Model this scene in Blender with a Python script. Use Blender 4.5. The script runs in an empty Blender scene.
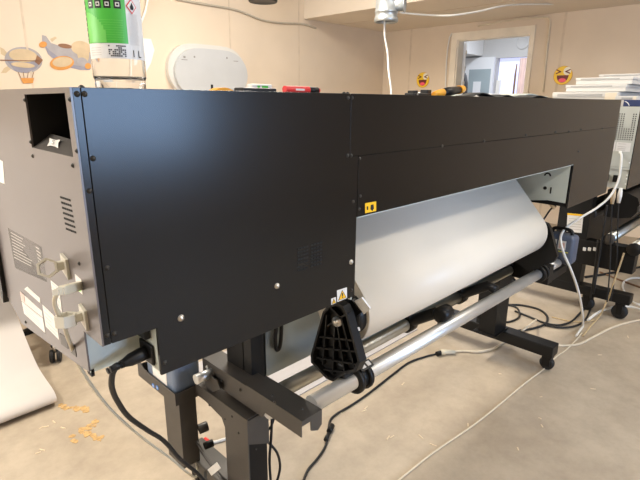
import bpy, bmesh, math, random
from mathutils import Vector, Matrix
random.seed(4)
C = bpy.context.scene.collection
PI = math.pi

# ------------------------------------------------------------------ camera
F_PX = 488.9
YAW, PITCH, ROLL = 0.79415, 0.27756, 0.00729
CAM = Vector((-0.2508, -0.7078, 1.265))
_f = Vector((math.sin(YAW)*math.cos(PITCH), math.cos(YAW)*math.cos(PITCH), -math.sin(PITCH)))
_r = Vector((math.cos(YAW), -math.sin(YAW), 0.0))
_u = _r.cross(_f)
R_ = _r*math.cos(ROLL) + _u*math.sin(ROLL)
U_ = -_r*math.sin(ROLL) + _u*math.cos(ROLL)
cam_data = bpy.data.cameras.new('camera')
cam = bpy.data.objects.new('camera', cam_data); C.objects.link(cam)
cam_data.sensor_width = 36.0
cam_data.lens = 36.0*F_PX/640.0
cam_data.clip_start = 0.02
M = Matrix.Identity(4)
for i in range(3):
    M[i][0] = R_[i]; M[i][1] = U_[i]; M[i][2] = -_f[i]; M[i][3] = CAM[i]
cam.matrix_world = M
bpy.context.scene.camera = cam

def at(px, py, ax, val):
    """real-world point seen at a pixel on the plane x, y or z = val"""
    d = _f + R_*((px-320)/F_PX) - U_*((py-240)/F_PX)
    i = 'xyz'.index(ax)
    t = (val-CAM[i])/d[i]
    return CAM + d*t

# ------------------------------------------------------------------ materials
MATS = {}
def mat(name, col, rough=0.5, metal=0.0, spec=0.5, noise=0.0, nscale=20.0, bump=0.0, bscale=200.0,
        emit=None, estr=1.0, trans=0.0, alpha=1.0, coat=0.0):
    m = bpy.data.materials.new(name); m.use_nodes = True
    nt = m.node_tree; b = nt.nodes['Principled BSDF']
    b.inputs['Base Color'].default_value = (*col, 1)
    b.inputs['Roughness'].default_value = rough
    b.inputs['Metallic'].default_value = metal
    b.inputs['Specular IOR Level'].default_value = spec
    b.inputs['Transmission Weight'].default_value = trans
    b.inputs['Alpha'].default_value = alpha
    b.inputs['Coat Weight'].default_value = coat
    tc = nt.nodes.new('ShaderNodeTexCoord')
    if noise > 0:
        n = nt.nodes.new('ShaderNodeTexNoise'); n.inputs['Scale'].default_value = nscale; n.inputs['Detail'].default_value = 6
        nt.links.new(tc.outputs['Object'], n.inputs['Vector'])
        r = nt.nodes.new('ShaderNodeValToRGB')
        r.color_ramp.elements[0].position = 0.3; r.color_ramp.elements[1].position = 0.7
        r.color_ramp.elements[0].color = (*[c*(1-noise) for c in col], 1)
        r.color_ramp.elements[1].color = (*[min(1, c*(1+noise)) for c in col], 1)
        nt.links.new(n.outputs['Fac'], r.inputs['Fac'])
        nt.links.new(r.outputs['Color'], b.inputs['Base Color'])
    if bump > 0:
        n2 = nt.nodes.new('ShaderNodeTexNoise'); n2.inputs['Scale'].default_value = bscale; n2.inputs['Detail'].default_value = 3
        nt.links.new(tc.outputs['Object'], n2.inputs['Vector'])
        bp = nt.nodes.new('ShaderNodeBump'); bp.inputs['Strength'].default_value = bump; bp.inputs['Distance'].default_value = 0.002
        nt.links.new(n2.outputs['Fac'], bp.inputs['Height'])
        nt.links.new(bp.outputs['Normal'], b.inputs['Normal'])
    if emit:
        b.inputs['Emission Color'].default_value = (*emit, 1)
        b.inputs['Emission Strength'].default_value = estr
    MATS[name] = m
    return m

mat('black_panel', (0.0065, 0.0062, 0.0058), rough=0.23, spec=0.36, noise=0.12, nscale=3)
mat('end_panel', (0.105, 0.088, 0.084), rough=0.34, spec=1.0, noise=0.08, nscale=3)  # same black coat as black_panel, lightened for the grazing light on this side
mat('black_steel', (0.010, 0.0095, 0.009), rough=0.45, spec=0.22, noise=0.2, nscale=8, bump=0.08, bscale=700)
mat('stand_grey', (0.052, 0.046, 0.040), rough=0.42, spec=0.6, noise=0.15, nscale=10, bump=0.08, bscale=700)
mat('black_plastic', (0.009, 0.0088, 0.0085), rough=0.4, spec=0.28, noise=0.15, nscale=10)
mat('black_rubber', (0.01, 0.01, 0.01), rough=0.6, noise=0.2, nscale=40)
mat('dark_void', (0.006, 0.006, 0.006), rough=0.8, noise=0.1)
mat('zinc_plate', (0.60, 0.66, 0.62), rough=0.5, metal=0.12, noise=0.06, nscale=5)
mat('dark_zinc', (0.30, 0.33, 0.32), rough=0.35, metal=0.6, noise=0.08, nscale=5)
mat('grey_grille', (0.55, 0.56, 0.50), rough=0.5, noise=0.05, nscale=8)
mat('pipe_steel', (0.72, 0.73, 0.72), rough=0.40, metal=0.85, noise=0.05, nscale=9)
mat('pipe_dark', (0.50, 0.50, 0.46), rough=0.36, metal=1.0, noise=0.1, nscale=12)
mat('screw_steel', (0.6, 0.58, 0.54), rough=0.35, metal=1.0, noise=0.1)
mat('screw_black', (0.05, 0.048, 0.045), rough=0.35, metal=0.6, noise=0.1)
mat('white_media', (0.83, 0.77, 0.66), rough=0.42, noise=0.015, nscale=3)
mat('white_sheet', (0.86, 0.80, 0.75), rough=0.45, noise=0.02, nscale=4)
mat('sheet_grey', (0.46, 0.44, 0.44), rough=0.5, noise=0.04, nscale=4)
mat('white_plastic', (0.50, 0.51, 0.52), rough=0.35, noise=0.03, nscale=6)
mat('white_shell', (0.62, 0.60, 0.56), rough=0.4, noise=0.03, nscale=6)
mat('white_trim', (0.80, 0.79, 0.75), rough=0.4, noise=0.03, nscale=6)
mat('tray_white', (0.62, 0.60, 0.56), rough=0.5, noise=0.04, nscale=10)
mat('tray_shade', (0.40, 0.39, 0.37), rough=0.6, noise=0.05, nscale=10)
mat('tray_tan', (0.78, 0.68, 0.52), rough=0.6, noise=0.05, nscale=10)
mat('label_white', (0.78, 0.76, 0.72), rough=0.5, noise=0.03, nscale=60)
mat('label_pink', (0.75, 0.50, 0.44), rough=0.5, noise=0.05)
mat('label_print', (0.25, 0.24, 0.23), rough=0.6, noise=0.05)
mat('film_clear', (0.30, 0.28, 0.26), rough=0.18, noise=0.05, nscale=10, alpha=0.25)
mat('film_faint', (0.55, 0.52, 0.48), rough=0.4, noise=0.05)
mat('film_print', (0.55, 0.52, 0.48), rough=0.4, noise=0.05)
mat('warn_yellow', (0.95, 0.55, 0.01), rough=0.45, noise=0.03)
mat('warn_black', (0.01, 0.01, 0.01), rough=0.5, noise=0.05)
mat('beige_plastic', (0.62, 0.57, 0.44), rough=0.45, noise=0.05, nscale=20)
mat('clamp_plastic', (0.60, 0.57, 0.48), rough=0.4, noise=0.05, nscale=20)
mat('grey_cable', (0.45, 0.40, 0.32), rough=0.5, noise=0.08, nscale=20)
mat('white_cable', (0.78, 0.76, 0.70), rough=0.45, noise=0.04, nscale=20)
mat('beige_cable', (0.70, 0.61, 0.46), rough=0.5, noise=0.06, nscale=20)
mat('twine', (0.55, 0.42, 0.24), rough=0.8, noise=0.3, nscale=200)
mat('led_green', (0.3, 0.9, 0.05), rough=0.4, noise=0.02, emit=(0.25, 0.9, 0.05), estr=1.0)
mat('tank_blue', (0.16, 0.21, 0.30), rough=0.3, noise=0.08, nscale=6)
mat('unit_blue', (0.085, 0.105, 0.15), rough=0.4, noise=0.08, nscale=8)
mat('dot_blue', (0.06, 0.25, 0.75), rough=0.4, noise=0.03)
mat('line_yellow', (0.65, 0.62, 0.05), rough=0.5, noise=0.03)
mat('tag_white', (0.86, 0.87, 0.86), rough=0.45, noise=0.03)
mat('red_plastic', (0.72, 0.03, 0.03), rough=0.4, noise=0.05)
mat('orange_plastic', (0.95, 0.42, 0.02), rough=0.4, noise=0.04)
mat('green_ink', (0.07, 0.48, 0.05), rough=0.4, noise=0.04)
mat('green_pale', (0.16, 0.60, 0.10), rough=0.4, noise=0.04)
mat('navy_card', (0.02, 0.035, 0.12), rough=0.5, noise=0.1)
mat('emoji_yellow', (0.90, 0.58, 0.03), rough=0.4, noise=0.04)
mat('emoji_glare', (0.85, 0.80, 0.66), rough=0.3, noise=0.03)
mat('emoji_rim', (0.62, 0.33, 0.02), rough=0.4, noise=0.03)
mat('emoji_mouth', (0.16, 0.02, 0.015), rough=0.5, noise=0.03)
mat('emoji_tongue', (0.90, 0.10, 0.16), rough=0.5, noise=0.03)
mat('decal_grey', (0.36, 0.335, 0.34), rough=0.7, noise=0.10, nscale=14)
mat('decal_lilac', (0.27, 0.26, 0.31), rough=0.7, noise=0.10, nscale=14)
mat('decal_cream', (0.56, 0.43, 0.27), rough=0.7, noise=0.10, nscale=14)
mat('decal_orange', (0.62, 0.27, 0.06), rough=0.7, noise=0.15, nscale=14)
mat('decal_brown', (0.25, 0.12, 0.06), rough=0.7, noise=0.15, nscale=14)
mat('galvanised', (0.46, 0.49, 0.50), rough=0.36, metal=0.75, noise=0.12, nscale=30)
mat('wall_paint', (0.71, 0.59, 0.455), rough=0.75, noise=0.035, nscale=2.5, bump=0.12, bscale=60)
mat('soffit_paint', (0.73, 0.64, 0.53), rough=0.8, noise=0.03, nscale=2)
mat('wall_seam', (0.64, 0.525, 0.40), rough=0.8, noise=0.12, nscale=8)
mat('wood_cream', (0.84, 0.76, 0.63), rough=0.6, noise=0.08, nscale=6)
mat('room_grey', (0.50, 0.50, 0.50), rough=0.8, noise=0.03, nscale=2)
mat('room_white', (0.72, 0.73, 0.74), rough=0.7, noise=0.02, nscale=2)
mat('door_white', (0.74, 0.76, 0.79), rough=0.5, noise=0.02, nscale=3)
mat('door_glass', (0.32, 0.38, 0.40), rough=0.12, noise=0.08, nscale=3)
mat('daylight_pane', (0.6, 0.65, 0.8), rough=0.3, noise=0.02, emit=(0.66, 0.70, 1.0), estr=0.75)
mat('curtain_pink', (0.80, 0.62, 0.58), rough=0.8, noise=0.08, nscale=5)
mat('wood_dark', (0.20, 0.11, 0.06), rough=0.6, noise=0.2, nscale=20)
mat('coat_black', (0.035, 0.035, 0.04), rough=0.85, noise=0.3, nscale=20)
mat('lamp_glow', (0.9, 0.9, 0.85), rough=0.4, noise=0.02, emit=(1.0, 0.93, 0.82), estr=3.0)
mat('card_black', (0.02, 0.022, 0.022), rough=0.5, noise=0.1)
mat('paper_pale', (0.66, 0.68, 0.58), rough=0.55, noise=0.06, nscale=15)
mat('crumb', (0.72, 0.60, 0.42), rough=0.8, noise=0.1)
mat('saw_dust', (0.56, 0.36, 0.15), rough=0.9, noise=0.25, nscale=60)

def glass_mat(name, col, rough=0.03, ior=1.4):
    m = mat(name, col, rough=rough, trans=1.0)
    m.node_tree.nodes['Principled BSDF'].inputs['IOR'].default_value = ior
    return m
glass_mat('clear_plastic', (0.95, 0.96, 0.97), 0.04, 1.25)
glass_mat('pane_glass', (0.95, 0.97, 1.0), 0.02, 1.05)

def floor_material():
    m = bpy.data.materials.new('concrete_floor'); m.use_nodes = True
    nt = m.node_tree; b = nt.nodes['Principled BSDF']; L = nt.links
    tc = nt.nodes.new('ShaderNodeTexCoord')
    n1 = nt.nodes.new('ShaderNodeTexNoise'); n1.inputs['Scale'].default_value = 1.6; n1.inputs['Detail'].default_value = 7; n1.inputs['Roughness'].default_value = 0.62
    n2 = nt.nodes.new('ShaderNodeTexNoise'); n2.inputs['Scale'].default_value = 7.0; n2.inputs['Detail'].default_value = 9; n2.inputs['Roughness'].default_value = 0.7
    for n in (n1, n2): L.new(tc.outputs['Object'], n.inputs['Vector'])
    r1 = nt.nodes.new('ShaderNodeValToRGB'); e = r1.color_ramp.elements
    e[0].position = 0.32; e[0].color = (0.40, 0.33, 0.25, 1)
    e[1].position = 0.66; e[1].color = (0.50, 0.425, 0.33, 1)
    L.new(n1.outputs['Fac'], r1.inputs['Fac'])
    r2 = nt.nodes.new('ShaderNodeValToRGB'); e = r2.color_ramp.elements
    e[0].position = 0.30; e[0].color = (0.80, 0.78, 0.75, 1)
    e[1].position = 0.62; e[1].color = (1.04, 1.03, 1.0, 1)
    L.new(n2.outputs['Fac'], r2.inputs['Fac'])
    mx = nt.nodes.new('ShaderNodeMix'); mx.data_type = 'RGBA'; mx.blend_type = 'MULTIPLY'; mx.inputs[0].default_value = 1.0
    L.new(r1.outputs['Color'], mx.inputs[6]); L.new(r2.outputs['Color'], mx.inputs[7])
    L.new(mx.outputs[2], b.inputs['Base Color'])
    b.inputs['Roughness'].default_value = 0.55
    bp = nt.nodes.new('ShaderNodeBump'); bp.inputs['Strength'].default_value = 0.12; bp.inputs['Distance'].default_value = 0.004
    L.new(n2.outputs['Fac'], bp.inputs['Height']); L.new(bp.outputs['Normal'], b.inputs['Normal'])
    MATS['concrete_floor'] = m
floor_material()

# ------------------------------------------------------------------ mesh builder
WLOC = {}
class MB:
    def __init__(s): s.bm = bmesh.new(); s.mi = 0
    def _fin(s, faces):
        for f in faces: f.material_index = s.mi
    def m(s, i): s.mi = i; return s
    def box(s, x0, x1, y0, y1, z0, z1, bev=0.0, seg=2):
        bm = bmesh.new()
        bmesh.ops.create_cube(bm, size=1.0)
        for v in bm.verts:
            v.co = Vector(((x0+x1)/2+v.co.x*(x1-x0), (y0+y1)/2+v.co.y*(y1-y0), (z0+z1)/2+v.co.z*(z1-z0)))
        if bev > 0:
            bmesh.ops.bevel(bm, geom=bm.edges[:], offset=bev, segments=seg, affect='EDGES', profile=0.5)
        s._merge(bm); return s
    def obox(s, c, ax, ay, az, hx, hy, hz, bev=0.0):
        """oriented box: centre, three unit axes, half sizes"""
        bm = bmesh.new(); bmesh.ops.create_cube(bm, size=2.0)
        for v in bm.verts: v.co = Vector((v.co.x*hx, v.co.y*hy, v.co.z*hz))
        if bev > 0: bmesh.ops.bevel(bm, geom=bm.edges[:], offset=bev, segments=2, affect='EDGES', profile=0.5)
        for v in bm.verts: v.co = Vector(c)+ax*v.co.x+ay*v.co.y+az*v.co.z
        s._merge(bm); return s
    def _merge(s, bm):
        vm = {v: s.bm.verts.new(v.co) for v in bm.verts}
        for f in bm.faces:
            try: s._fin([s.bm.faces.new([vm[v] for v in f.verts])])
            except ValueError: pass
        bm.free()
    def prism(s, pts, vec, holes=()):
        """polygon (3D coplanar points), optional holes, extruded by vec"""
        vec = Vector(vec); bm = bmesh.new(); loops = []
        for loop in (pts, *holes):
            loops.append([bm.verts.new(Vector(p)) for p in loop])
        edges = []
        for lp in loops:
            for i in range(len(lp)): edges.append(bm.edges.new((lp[i], lp[(i+1) % len(lp)])))
        if holes: bmesh.ops.triangle_fill(bm, use_beauty=True, use_dissolve=False, edges=edges)
        else: bm.faces.new(loops[0])
        base = bm.faces[:]
        top = {v: bm.verts.new(v.co+vec) for v in bm.verts[:]}
        for f in base: bm.faces.new([top[v] for v in reversed(f.verts)])
        for lp in loops:
            for i in range(len(lp)):
                a, b = lp[i], lp[(i+1) % len(lp)]
                bm.faces.new((a, b, top[b], top[a]))
        bmesh.ops.recalc_face_normals(bm, faces=bm.faces[:])
        s._merge(bm); return s
    def poly(s, pts):
        s._fin([s.bm.faces.new([s.bm.verts.new(Vector(p)) for p in pts])]); return s
    def tube(s, path, r, n=10, smooth=0, cap=True):
        P = [Vector(p) for p in path]
        if smooth: P = spline(P, smooth)
        rs = r if callable(r) else (lambda t: r)
        N = len(P); T = []
        for i in range(N):
            d = P[min(i+1, N-1)]-P[max(i-1, 0)]
            T.append(d.normalized() if d.length > 1e-9 else Vector((0, 0, 1)))
        a = T[0].orthogonal().normalized(); rings = []
        for i in range(N):
            a = (a - T[i]*a.dot(T[i])).normalized(); b = T[i].cross(a)
            rr = rs(i/(N-1))
            rings.append([s.bm.verts.new(P[i]+(a*math.cos(2*PI*k/n)+b*math.sin(2*PI*k/n))*rr) for k in range(n)])
        fs = []
        for i in range(N-1):
            for k in range(n):
                f = s.bm.faces.new((rings[i][k], rings[i][(k+1) % n], rings[i+1][(k+1) % n], rings[i+1][k])); f.smooth = True; fs.append(f)
        if cap:
            fs.append(s.bm.faces.new(list(reversed(rings[0])))); fs.append(s.bm.faces.new(rings[-1]))
        s._fin(fs); return s
    def cyl(s, a, b, r, n=24): return s.tube([a, b], r, n)
    def lathe(s, prof, origin, axis=(0, 0, 1), n=40, closed=False):
        """profile of (radius, height) about an axis"""
        ax = Vector(axis).normalized(); a = ax.orthogonal().normalized(); b = ax.cross(a); o = Vector(origin)
        rings = []
        for (r, h) in prof:
            if r < 1e-6: rings.append([s.bm.verts.new(o+ax*h)])
            else: rings.append([s.bm.verts.new(o+ax*h+(a*math.cos(2*PI*k/n)+b*math.sin(2*PI*k/n))*r) for k in range(n)])
        fs = []
        seq = list(zip(rings, rings[1:]))
        if closed: seq.append((rings[-1], rings[0]))
        for p, q in seq:
            for k in range(n):
                j = (k+1) % n
                if len(p) == 1 and len(q) == 1: continue
                if len(p) == 1: f = s.bm.faces.new((p[0], q[j], q[k]))
                elif len(q) == 1: f = s.bm.faces.new((p[k], p[j], q[0]))
                else: f = s.bm.faces.new((p[k], p[j], q[j], q[k]))
                f.smooth = True; fs.append(f)
        s._fin(fs); return s
    def text(s, body, origin, right, up, size, depth=0.0006, bend=None):
        cu = bpy.data.curves.new('t', 'FONT'); cu.body = body; cu.size = size; cu.align_x = 'CENTER'; cu.align_y = 'CENTER'
        o = bpy.data.objects.new('t', cu); C.objects.link(o)
        me = bpy.data.meshes.new_from_object(o.evaluated_get(bpy.context.evaluated_depsgraph_get()))
        right = Vector(right).normalized(); up = Vector(up).normalized(); nr = right.cross(up)
        vs = []
        for v in me.vertices:
            if bend: vs.append(s.bm.verts.new(bend(v.co.x, v.co.y)))
            else: vs.append(s.bm.verts.new(Vector(origin)+right*v.co.x+up*v.co.y+nr*depth))
        for p in me.polygons:
            try: s._fin([s.bm.faces.new([vs[i] for i in p.vertices])])
            except ValueError: pass
        bpy.data.objects.remove(o); bpy.data.curves.remove(cu); bpy.data.meshes.remove(me); return s
    def build(s, name, mats, parent=None, origin=None, normals=True):
        if normals: bmesh.ops.recalc_face_normals(s.bm, faces=s.bm.faces[:])
        if isinstance(mats, str): mats = [mats]
        if origin is None:
            if parent is not None: origin = WLOC[parent.name]
            else:
                xs = [v.co for v in s.bm.verts]
                lo = Vector([min(c[i] for c in xs) for i in range(3)]); hi = Vector([max(c[i] for c in xs) for i in range(3)])
                origin = Vector(((lo.x+hi.x)/2, (lo.y+hi.y)/2, lo.z))
        origin = Vector(origin)
        for v in s.bm.verts: v.co -= origin
        me = bpy.data.meshes.new(name); s.bm.to_mesh(me); s.bm.free()
        for k in mats: me.materials.append(MATS[k])
        o = bpy.data.objects.new(name, me); C.objects.link(o)
        if parent is not None:
            o.parent = parent; o.location = origin - WLOC[parent.name]
        else: o.location = origin
        WLOC[o.name] = origin
        return o

def spline(P, k):
    out = []
    n = len(P)
    for i in range(n-1):
        p0, p1, p2, p3 = P[max(i-1, 0)], P[i], P[i+1], P[min(i+2, n-1)]
        for j in range(k):
            t = j/k
            out.append(0.5*((2*p1)+(p2-p0)*t+(2*p0-5*p1+4*p2-p3)*t*t+(3*p1-p0-3*p2+p3)*t**3))
    out.append(P[-1]); return out

def thing(name, label, cat, loc, group=None):
    o = bpy.data.objects.new(name, None); C.objects.link(o); o.location = loc; o.empty_display_size = 0.05
    o['label'] = label; o['category'] = cat
    if group: o['group'] = group
    WLOC[o.name] = Vector(loc)
    return o
def tag(o, label, cat, group=None, kind=None):
    o['label'] = label; o['category'] = cat
    if group: o['group'] = group
    if kind: o['kind'] = kind
    return o
def struct(o):
    o['kind'] = 'structure'; return o
def plabel(o, t): o['label'] = t; return o
def copy_tree(o, parent=None):
    c = o.copy(); C.objects.link(c)
    if parent is not None: c.parent = parent
    WLOC[c.name] = WLOC[o.name]
    for ch in list(o.children): copy_tree(ch, c)
    return c
def X(n, v): return [(v, p[0], p[1]) for p in n]

# ================================================================== SETTING
XR, YB, CEIL = 5.2, 3.5, 2.72
XL, YF = -3.2, -3.6
struct(MB().box(XL-0.2, 9.2, YF-0.2, 6.2, -0.1, 0.0).build('floor', 'concrete_floor', origin=(0, 0, 0)))
struct(MB().box(XL-0.2, XR+0.15, YF-0.2, YB+0.15, CEIL, CEIL+0.1).build('ceiling', 'room_white', origin=(0, 0, CEIL)))
wb = struct(MB().box(XL-0.15, XR+0.15, YB, YB+0.15, 0, CEIL).build('wall_back', 'wall_paint', origin=(0, YB, 0)))
# right wall with a doorway
DY0, DY1, DZ = 1.585, 2.43, 1.955
struct(MB().prism([(XR, YF, 0), (XR, DY0, 0), (XR, DY0, DZ), (XR, DY1, DZ), (XR, DY1, 0), (XR, YB, 0), (XR, YB, CEIL), (XR, YF, CEIL)], (0.12, 0, 0)).build('wall_right', 'wall_paint', origin=(XR, 0, 0)))
# left wall with a window
LW = (1.0, 3.0, 0.9, 2.3)
struct(MB().prism([(XL, YF, 0), (XL, YB, 0), (XL, YB, CEIL), (XL, YF, CEIL)], (-0.15, 0, 0),
       holes=[[(XL, LW[0], LW[2]), (XL, LW[1], LW[2]), (XL, LW[1], LW[3]), (XL, LW[0], LW[3])]]).build('wall_left', 'wall_paint', origin=(XL, 0, 0)))
# front wall (behind the camera) with a window
FW = (0.9, 2.45, 0.75, 1.85)
struct(MB().prism([(XL, YF, 0), (XR, YF, 0), (XR, YF, CEIL), (XL, YF, CEIL)], (0, -0.15, 0),
       holes=[[(FW[0], YF, FW[2]), (FW[1], YF, FW[2]), (FW[1], YF, FW[3]), (FW[0], YF, FW[3])]]).build('wall_front', 'wall_paint', origin=(0, YF, 0)))
def window(name, ax, pos, a0, a1, z0, z1, sgn):
    root = bpy.data.objects.new(name, None); C.objects.link(root)
    loc = Vector((pos, (a0+a1)/2, z0)) if ax == 'x' else Vector(((a0+a1)/2, pos, z0))
    root.location = loc; WLOC[root.name] = loc; root['kind'] = 'structure'
    fr = MB()
    def bar(p0, p1, q0, q1):
        if ax == 'x': fr.box(pos+min(0.03*sgn, 0.09*sgn), pos+max(0.03*sgn, 0.09*sgn), p0, p1, q0, q1)
        else: fr.box(p0, p1, pos+min(0.03*sgn, 0.09*sgn), pos+max(0.03*sgn, 0.09*sgn), q0, q1)
    t = 0.06
    bar(a0, a1, z0, z0+t); bar(a0, a1, z1-t, z1); bar(a0, a0+t, z0+t, z1-t); bar(a1-t, a1, z0+t, z1-t)
    mid = (a0+a1)/2; bar(mid-0.03, mid+0.03, z0+t, z1-t)
    fr.build('window_frame', 'white_trim', root)
window('window_1', 'y', YF, *FW, -1)
window('window_2', 'x', XL, *LW, -1)
# bulkhead along the right wall
BX, BZ = 3.76, 2.125
bk = struct(MB().box(BX, XR, YF, YB, BZ, CEIL).build('trim_1', 'soffit_paint', origin=(BX, 0, BZ)))
# seams of the wall boards
def seam_back(px, w=0.014):
    p = at(px, 60, 'y', YB)
    return MB().box(p.x-w/2, p.x+w/2, YB-0.002, YB, 0, CEIL)
n = 2
for px in (29, 231, 299):
    struct(seam_back(px).build('trim_%d' % n, 'wall_seam')); n += 1
for px in (410, 560):
    p = at(px, 60, 'x', XR)
    struct(MB().box(XR-0.002, XR, p.y-0.012, p.y+0.012, 0, BZ).build('trim_%d' % n, 'wall_seam')); n += 1
# underside board seam on the bulkhead
struct(MB().box(BX+0.55, BX+0.565, YF, YB, BZ-0.002, BZ).build('trim_%d' % n, 'wall_seam')); n += 1
# doorway casing
cs = MB(); w = 0.075
cs.box(XR-0.02, XR, DY1, DY1+w, 0, DZ+w); cs.box(XR-0.02, XR, DY0-w+0.03, DY0, 0, DZ+w); cs.box(XR-0.02, XR, DY0, DY1, DZ, DZ+w)
cs.box(XR, XR+0.12, DY1-0.012, DY1, 0, DZ); cs.box(XR, XR+0.12, DY0, DY0+0.012, 0, DZ); cs.box(XR, XR+0.12, DY0+0.012, DY1-0.012, DZ-0.012, DZ)
struct(cs.build('trim_%d' % n, 'wood_cream')); n += 1
# ---- the room beyond
X2 = 8.0
struct(MB().box(XR+0.12, X2+0.15, 5.2, 5.3, 0, 2.6).build('trim_%d' % n, 'room_white')); n += 1
struct(MB().box(XR+0.12, X2+0.15, -1.0, -0.9, 0, 2.6).build('trim_%d' % n, 'room_grey')); n += 1
struct(MB().box(XR+0.12, X2+0.15, -1.0, 5.3, 2.6, 2.7).build('trim_%d' % n, 'room_white')); n += 1
wy0, wy1, wz = 2.55, 3.29, 1.97
struct(MB().prism([(X2, -0.9, 0), (X2, wy0, 0), (X2, wy0, wz), (X2, wy1, wz), (X2, wy1, 0), (X2, 5.2, 0), (X2, 5.2, 2.6), (X2, -0.9, 2.6)], (0.15, 0, 0)).build('wall_far', 'room_grey', origin=(X2, 0, 0)))
w3 = MB().box(X2+0.12, X2+0.14, wy0, wy1, 0.0, wz).build('window_3', 'daylight_pane'); struct(w3)
w3f = MB()
w3f.box(X2+0.07, X2+0.12, wy0, wy1, 1.18, 1.25); w3f.box(X2+0.07, X2+0.12, wy1-0.06, wy1, 1.25, 1.62)
w3f.build('window_frame', 'white_trim', w3)
cu = MB(); pts = []
for i in range(25):
    t = i/24; pts.append((X2+0.02+0.018*math.sin(t*26), 2.57+0.34*t))
for (p, q) in zip(pts, pts[1:]):
    cu.poly([(p[0], p[1], 0.02), (q[0], q[1], 0.02), (q[0], q[1], wz-0.02), (p[0], p[1], wz-0.02)])
tag(cu.build('curtain', 'curtain_pink'), 'pale pink curtain hanging in the bright opening of the next room', 'curtain')
tag(MB().tube([(X2-0.1, 2.90, 0.0), (X2-0.1, 2.90, 1.70), (X2-0.1, 2.893, 1.86)], lambda t: 0.020*(1-0.6*t), 10).build('wooden_pole', 'wood_dark'),
    'thin dark wooden pole standing in front of the pink curtain', 'pole')
# white door with glass standing ajar in the next room
d1 = MB().box(X2-0.06, X2-0.01, 3.30, 3.86, 0.0, 1.99).build('door_1', 'door_white'); struct(d1)
MB().box(X2-0.067, X2-0.06, 3.345, 3.74, 1.0, 1.80).build('glass_panel', 'door_glass', d1)
MB().box(X2-0.075, X2-0.067, 3.50, 3.64, 1.0, 1.60).build('glass_bar', 'door_white', d1)
# upper wall box, lighter, at left
struct(MB().box(X2-0.5, X2-0.003, 3.55, 5.2, 2.02, 2.6).build('trim_%d' % n, 'room_white')); n += 1
# second door leaf, opened into the next room, seen edge-on
ld_ = Vector((1, 0.59, 0)).normalized(); d2c = Vector((XR+0.14, 2.415, (DZ-0.02)/2))+ld_*0.40
d2 = MB().obox(d2c, ld_, Vector((-ld_.y, ld_.x, 0)), Vector((0, 0, 1)), 0.40, 0.02, (DZ-0.02)/2).build('door_2', 'door_white'); struct(d2)
hg = MB()
for z in (1.45, 1.62, 1.80): hg.cyl((XR+0.145, 2.39, z), (XR+0.145, 2.39, z+0.05), 0.007, 10)
hg.build('door_hinge', 'screw_steel', d2)
# round vent on the far wall
cv = at(523, 42, 'x', X2)
tag(MB().lathe([(0.0, 0.012), (0.082, 0.012), (0.088, 0.02), (0.108, 0.02), (0.114, 0.0)], cv, (-1, 0, 0)).build('wall_vent', 'room_grey'),
    'round grey vent disc high on the far room wall, seen through the doorway', 'vent')
# dark coat on a hook on the open door
pc = at(463, 82, 'x', 6.3)
ct = MB().lathe([(0.0, 0.30), (0.012, 0.30), (0.02, 0.25), (0.055, 0.20), (0.078, 0.1), (0.085, -0.3), (0.08, -0.32), (0.0, -0.32)], (6.3, pc.y, pc.z-0.12), n=14).build('hanging_coat', 'coat_black')
for v in ct.data.vertices: v.co.y *= 0.85
tag(ct, 'dark coat hanging just inside the left side of the doorway', 'coat')

# ================================================================== WALL ITEMS
def emoji(cx, cy, k):
    c = at(cx, cy, 'x', XR); r = 0.092
    mb = MB()
    def P(u, v, d=0.0): return Vector((XR-0.004-d, c.y - u*r, c.z + v*r))
    def disc(fn, d, idx):
        mb.m(idx); mb.poly([P(*q, d) for q in fn])
    cir = [(math.cos(2*PI*i/40), math.sin(2*PI*i/40)) for i in range(40)]
    mb.m(4); mb.prism([P(*q) for q in cir], (0.008, 0, 0))
    disc([(0.94*a, 0.94*b+0.01) for a, b in cir], 0.0025, 0)
    disc([(0.42+0.40*a, 0.45+0.42*b) for a, b in cir if True], 0.003, 1)
    mouth = [(-0.62, 0.02), (0.62, 0.02)] + [(0.62*math.cos(t), 0.02-0.78*abs(math.sin(t))) for t in [PI*i/16 for i in range(1, 16)]]
    disc(mouth, 0.0035, 2)
    tong = [(0.40*math.cos(2*PI*i/20), -0.50+0.22*math.sin(2*PI*i/20)) for i in range(20)]
    disc(tong, 0.004, 3)
    def stroke(a, b, w=0.06):
        a, b = Vector(a), Vector(b); d = (b-a).normalized()*w; nrm = Vector((-d.y, d.x))
        disc([tuple(a-d+nrm), tuple(a-d-nrm), tuple(b+d-nrm), tuple(b+d+nrm)], 0.0045, 2)
    for s in (-1, 1):
        stroke((s*0.70, 0.60), (s*0.28, 0.40)); stroke((s*0.28, 0.40), (s*0.70, 0.22))
    return mb.build('smiley_sticker', ['emoji_yellow', 'emoji_glare', 'emoji_mouth', 'emoji_tongue', 'emoji_rim'], normals=False)
e1 = emoji(423, 80, 0)
tag(e1, 'round yellow laughing face sticker on the wall between the corner and the doorway', 'sticker', 'laughing face stickers')
e2 = emoji(563, 75.5, 1)
tag(e2, 'round yellow laughing face sticker on the wall beside the stack of white trays', 'sticker', 'laughing face stickers')

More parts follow.
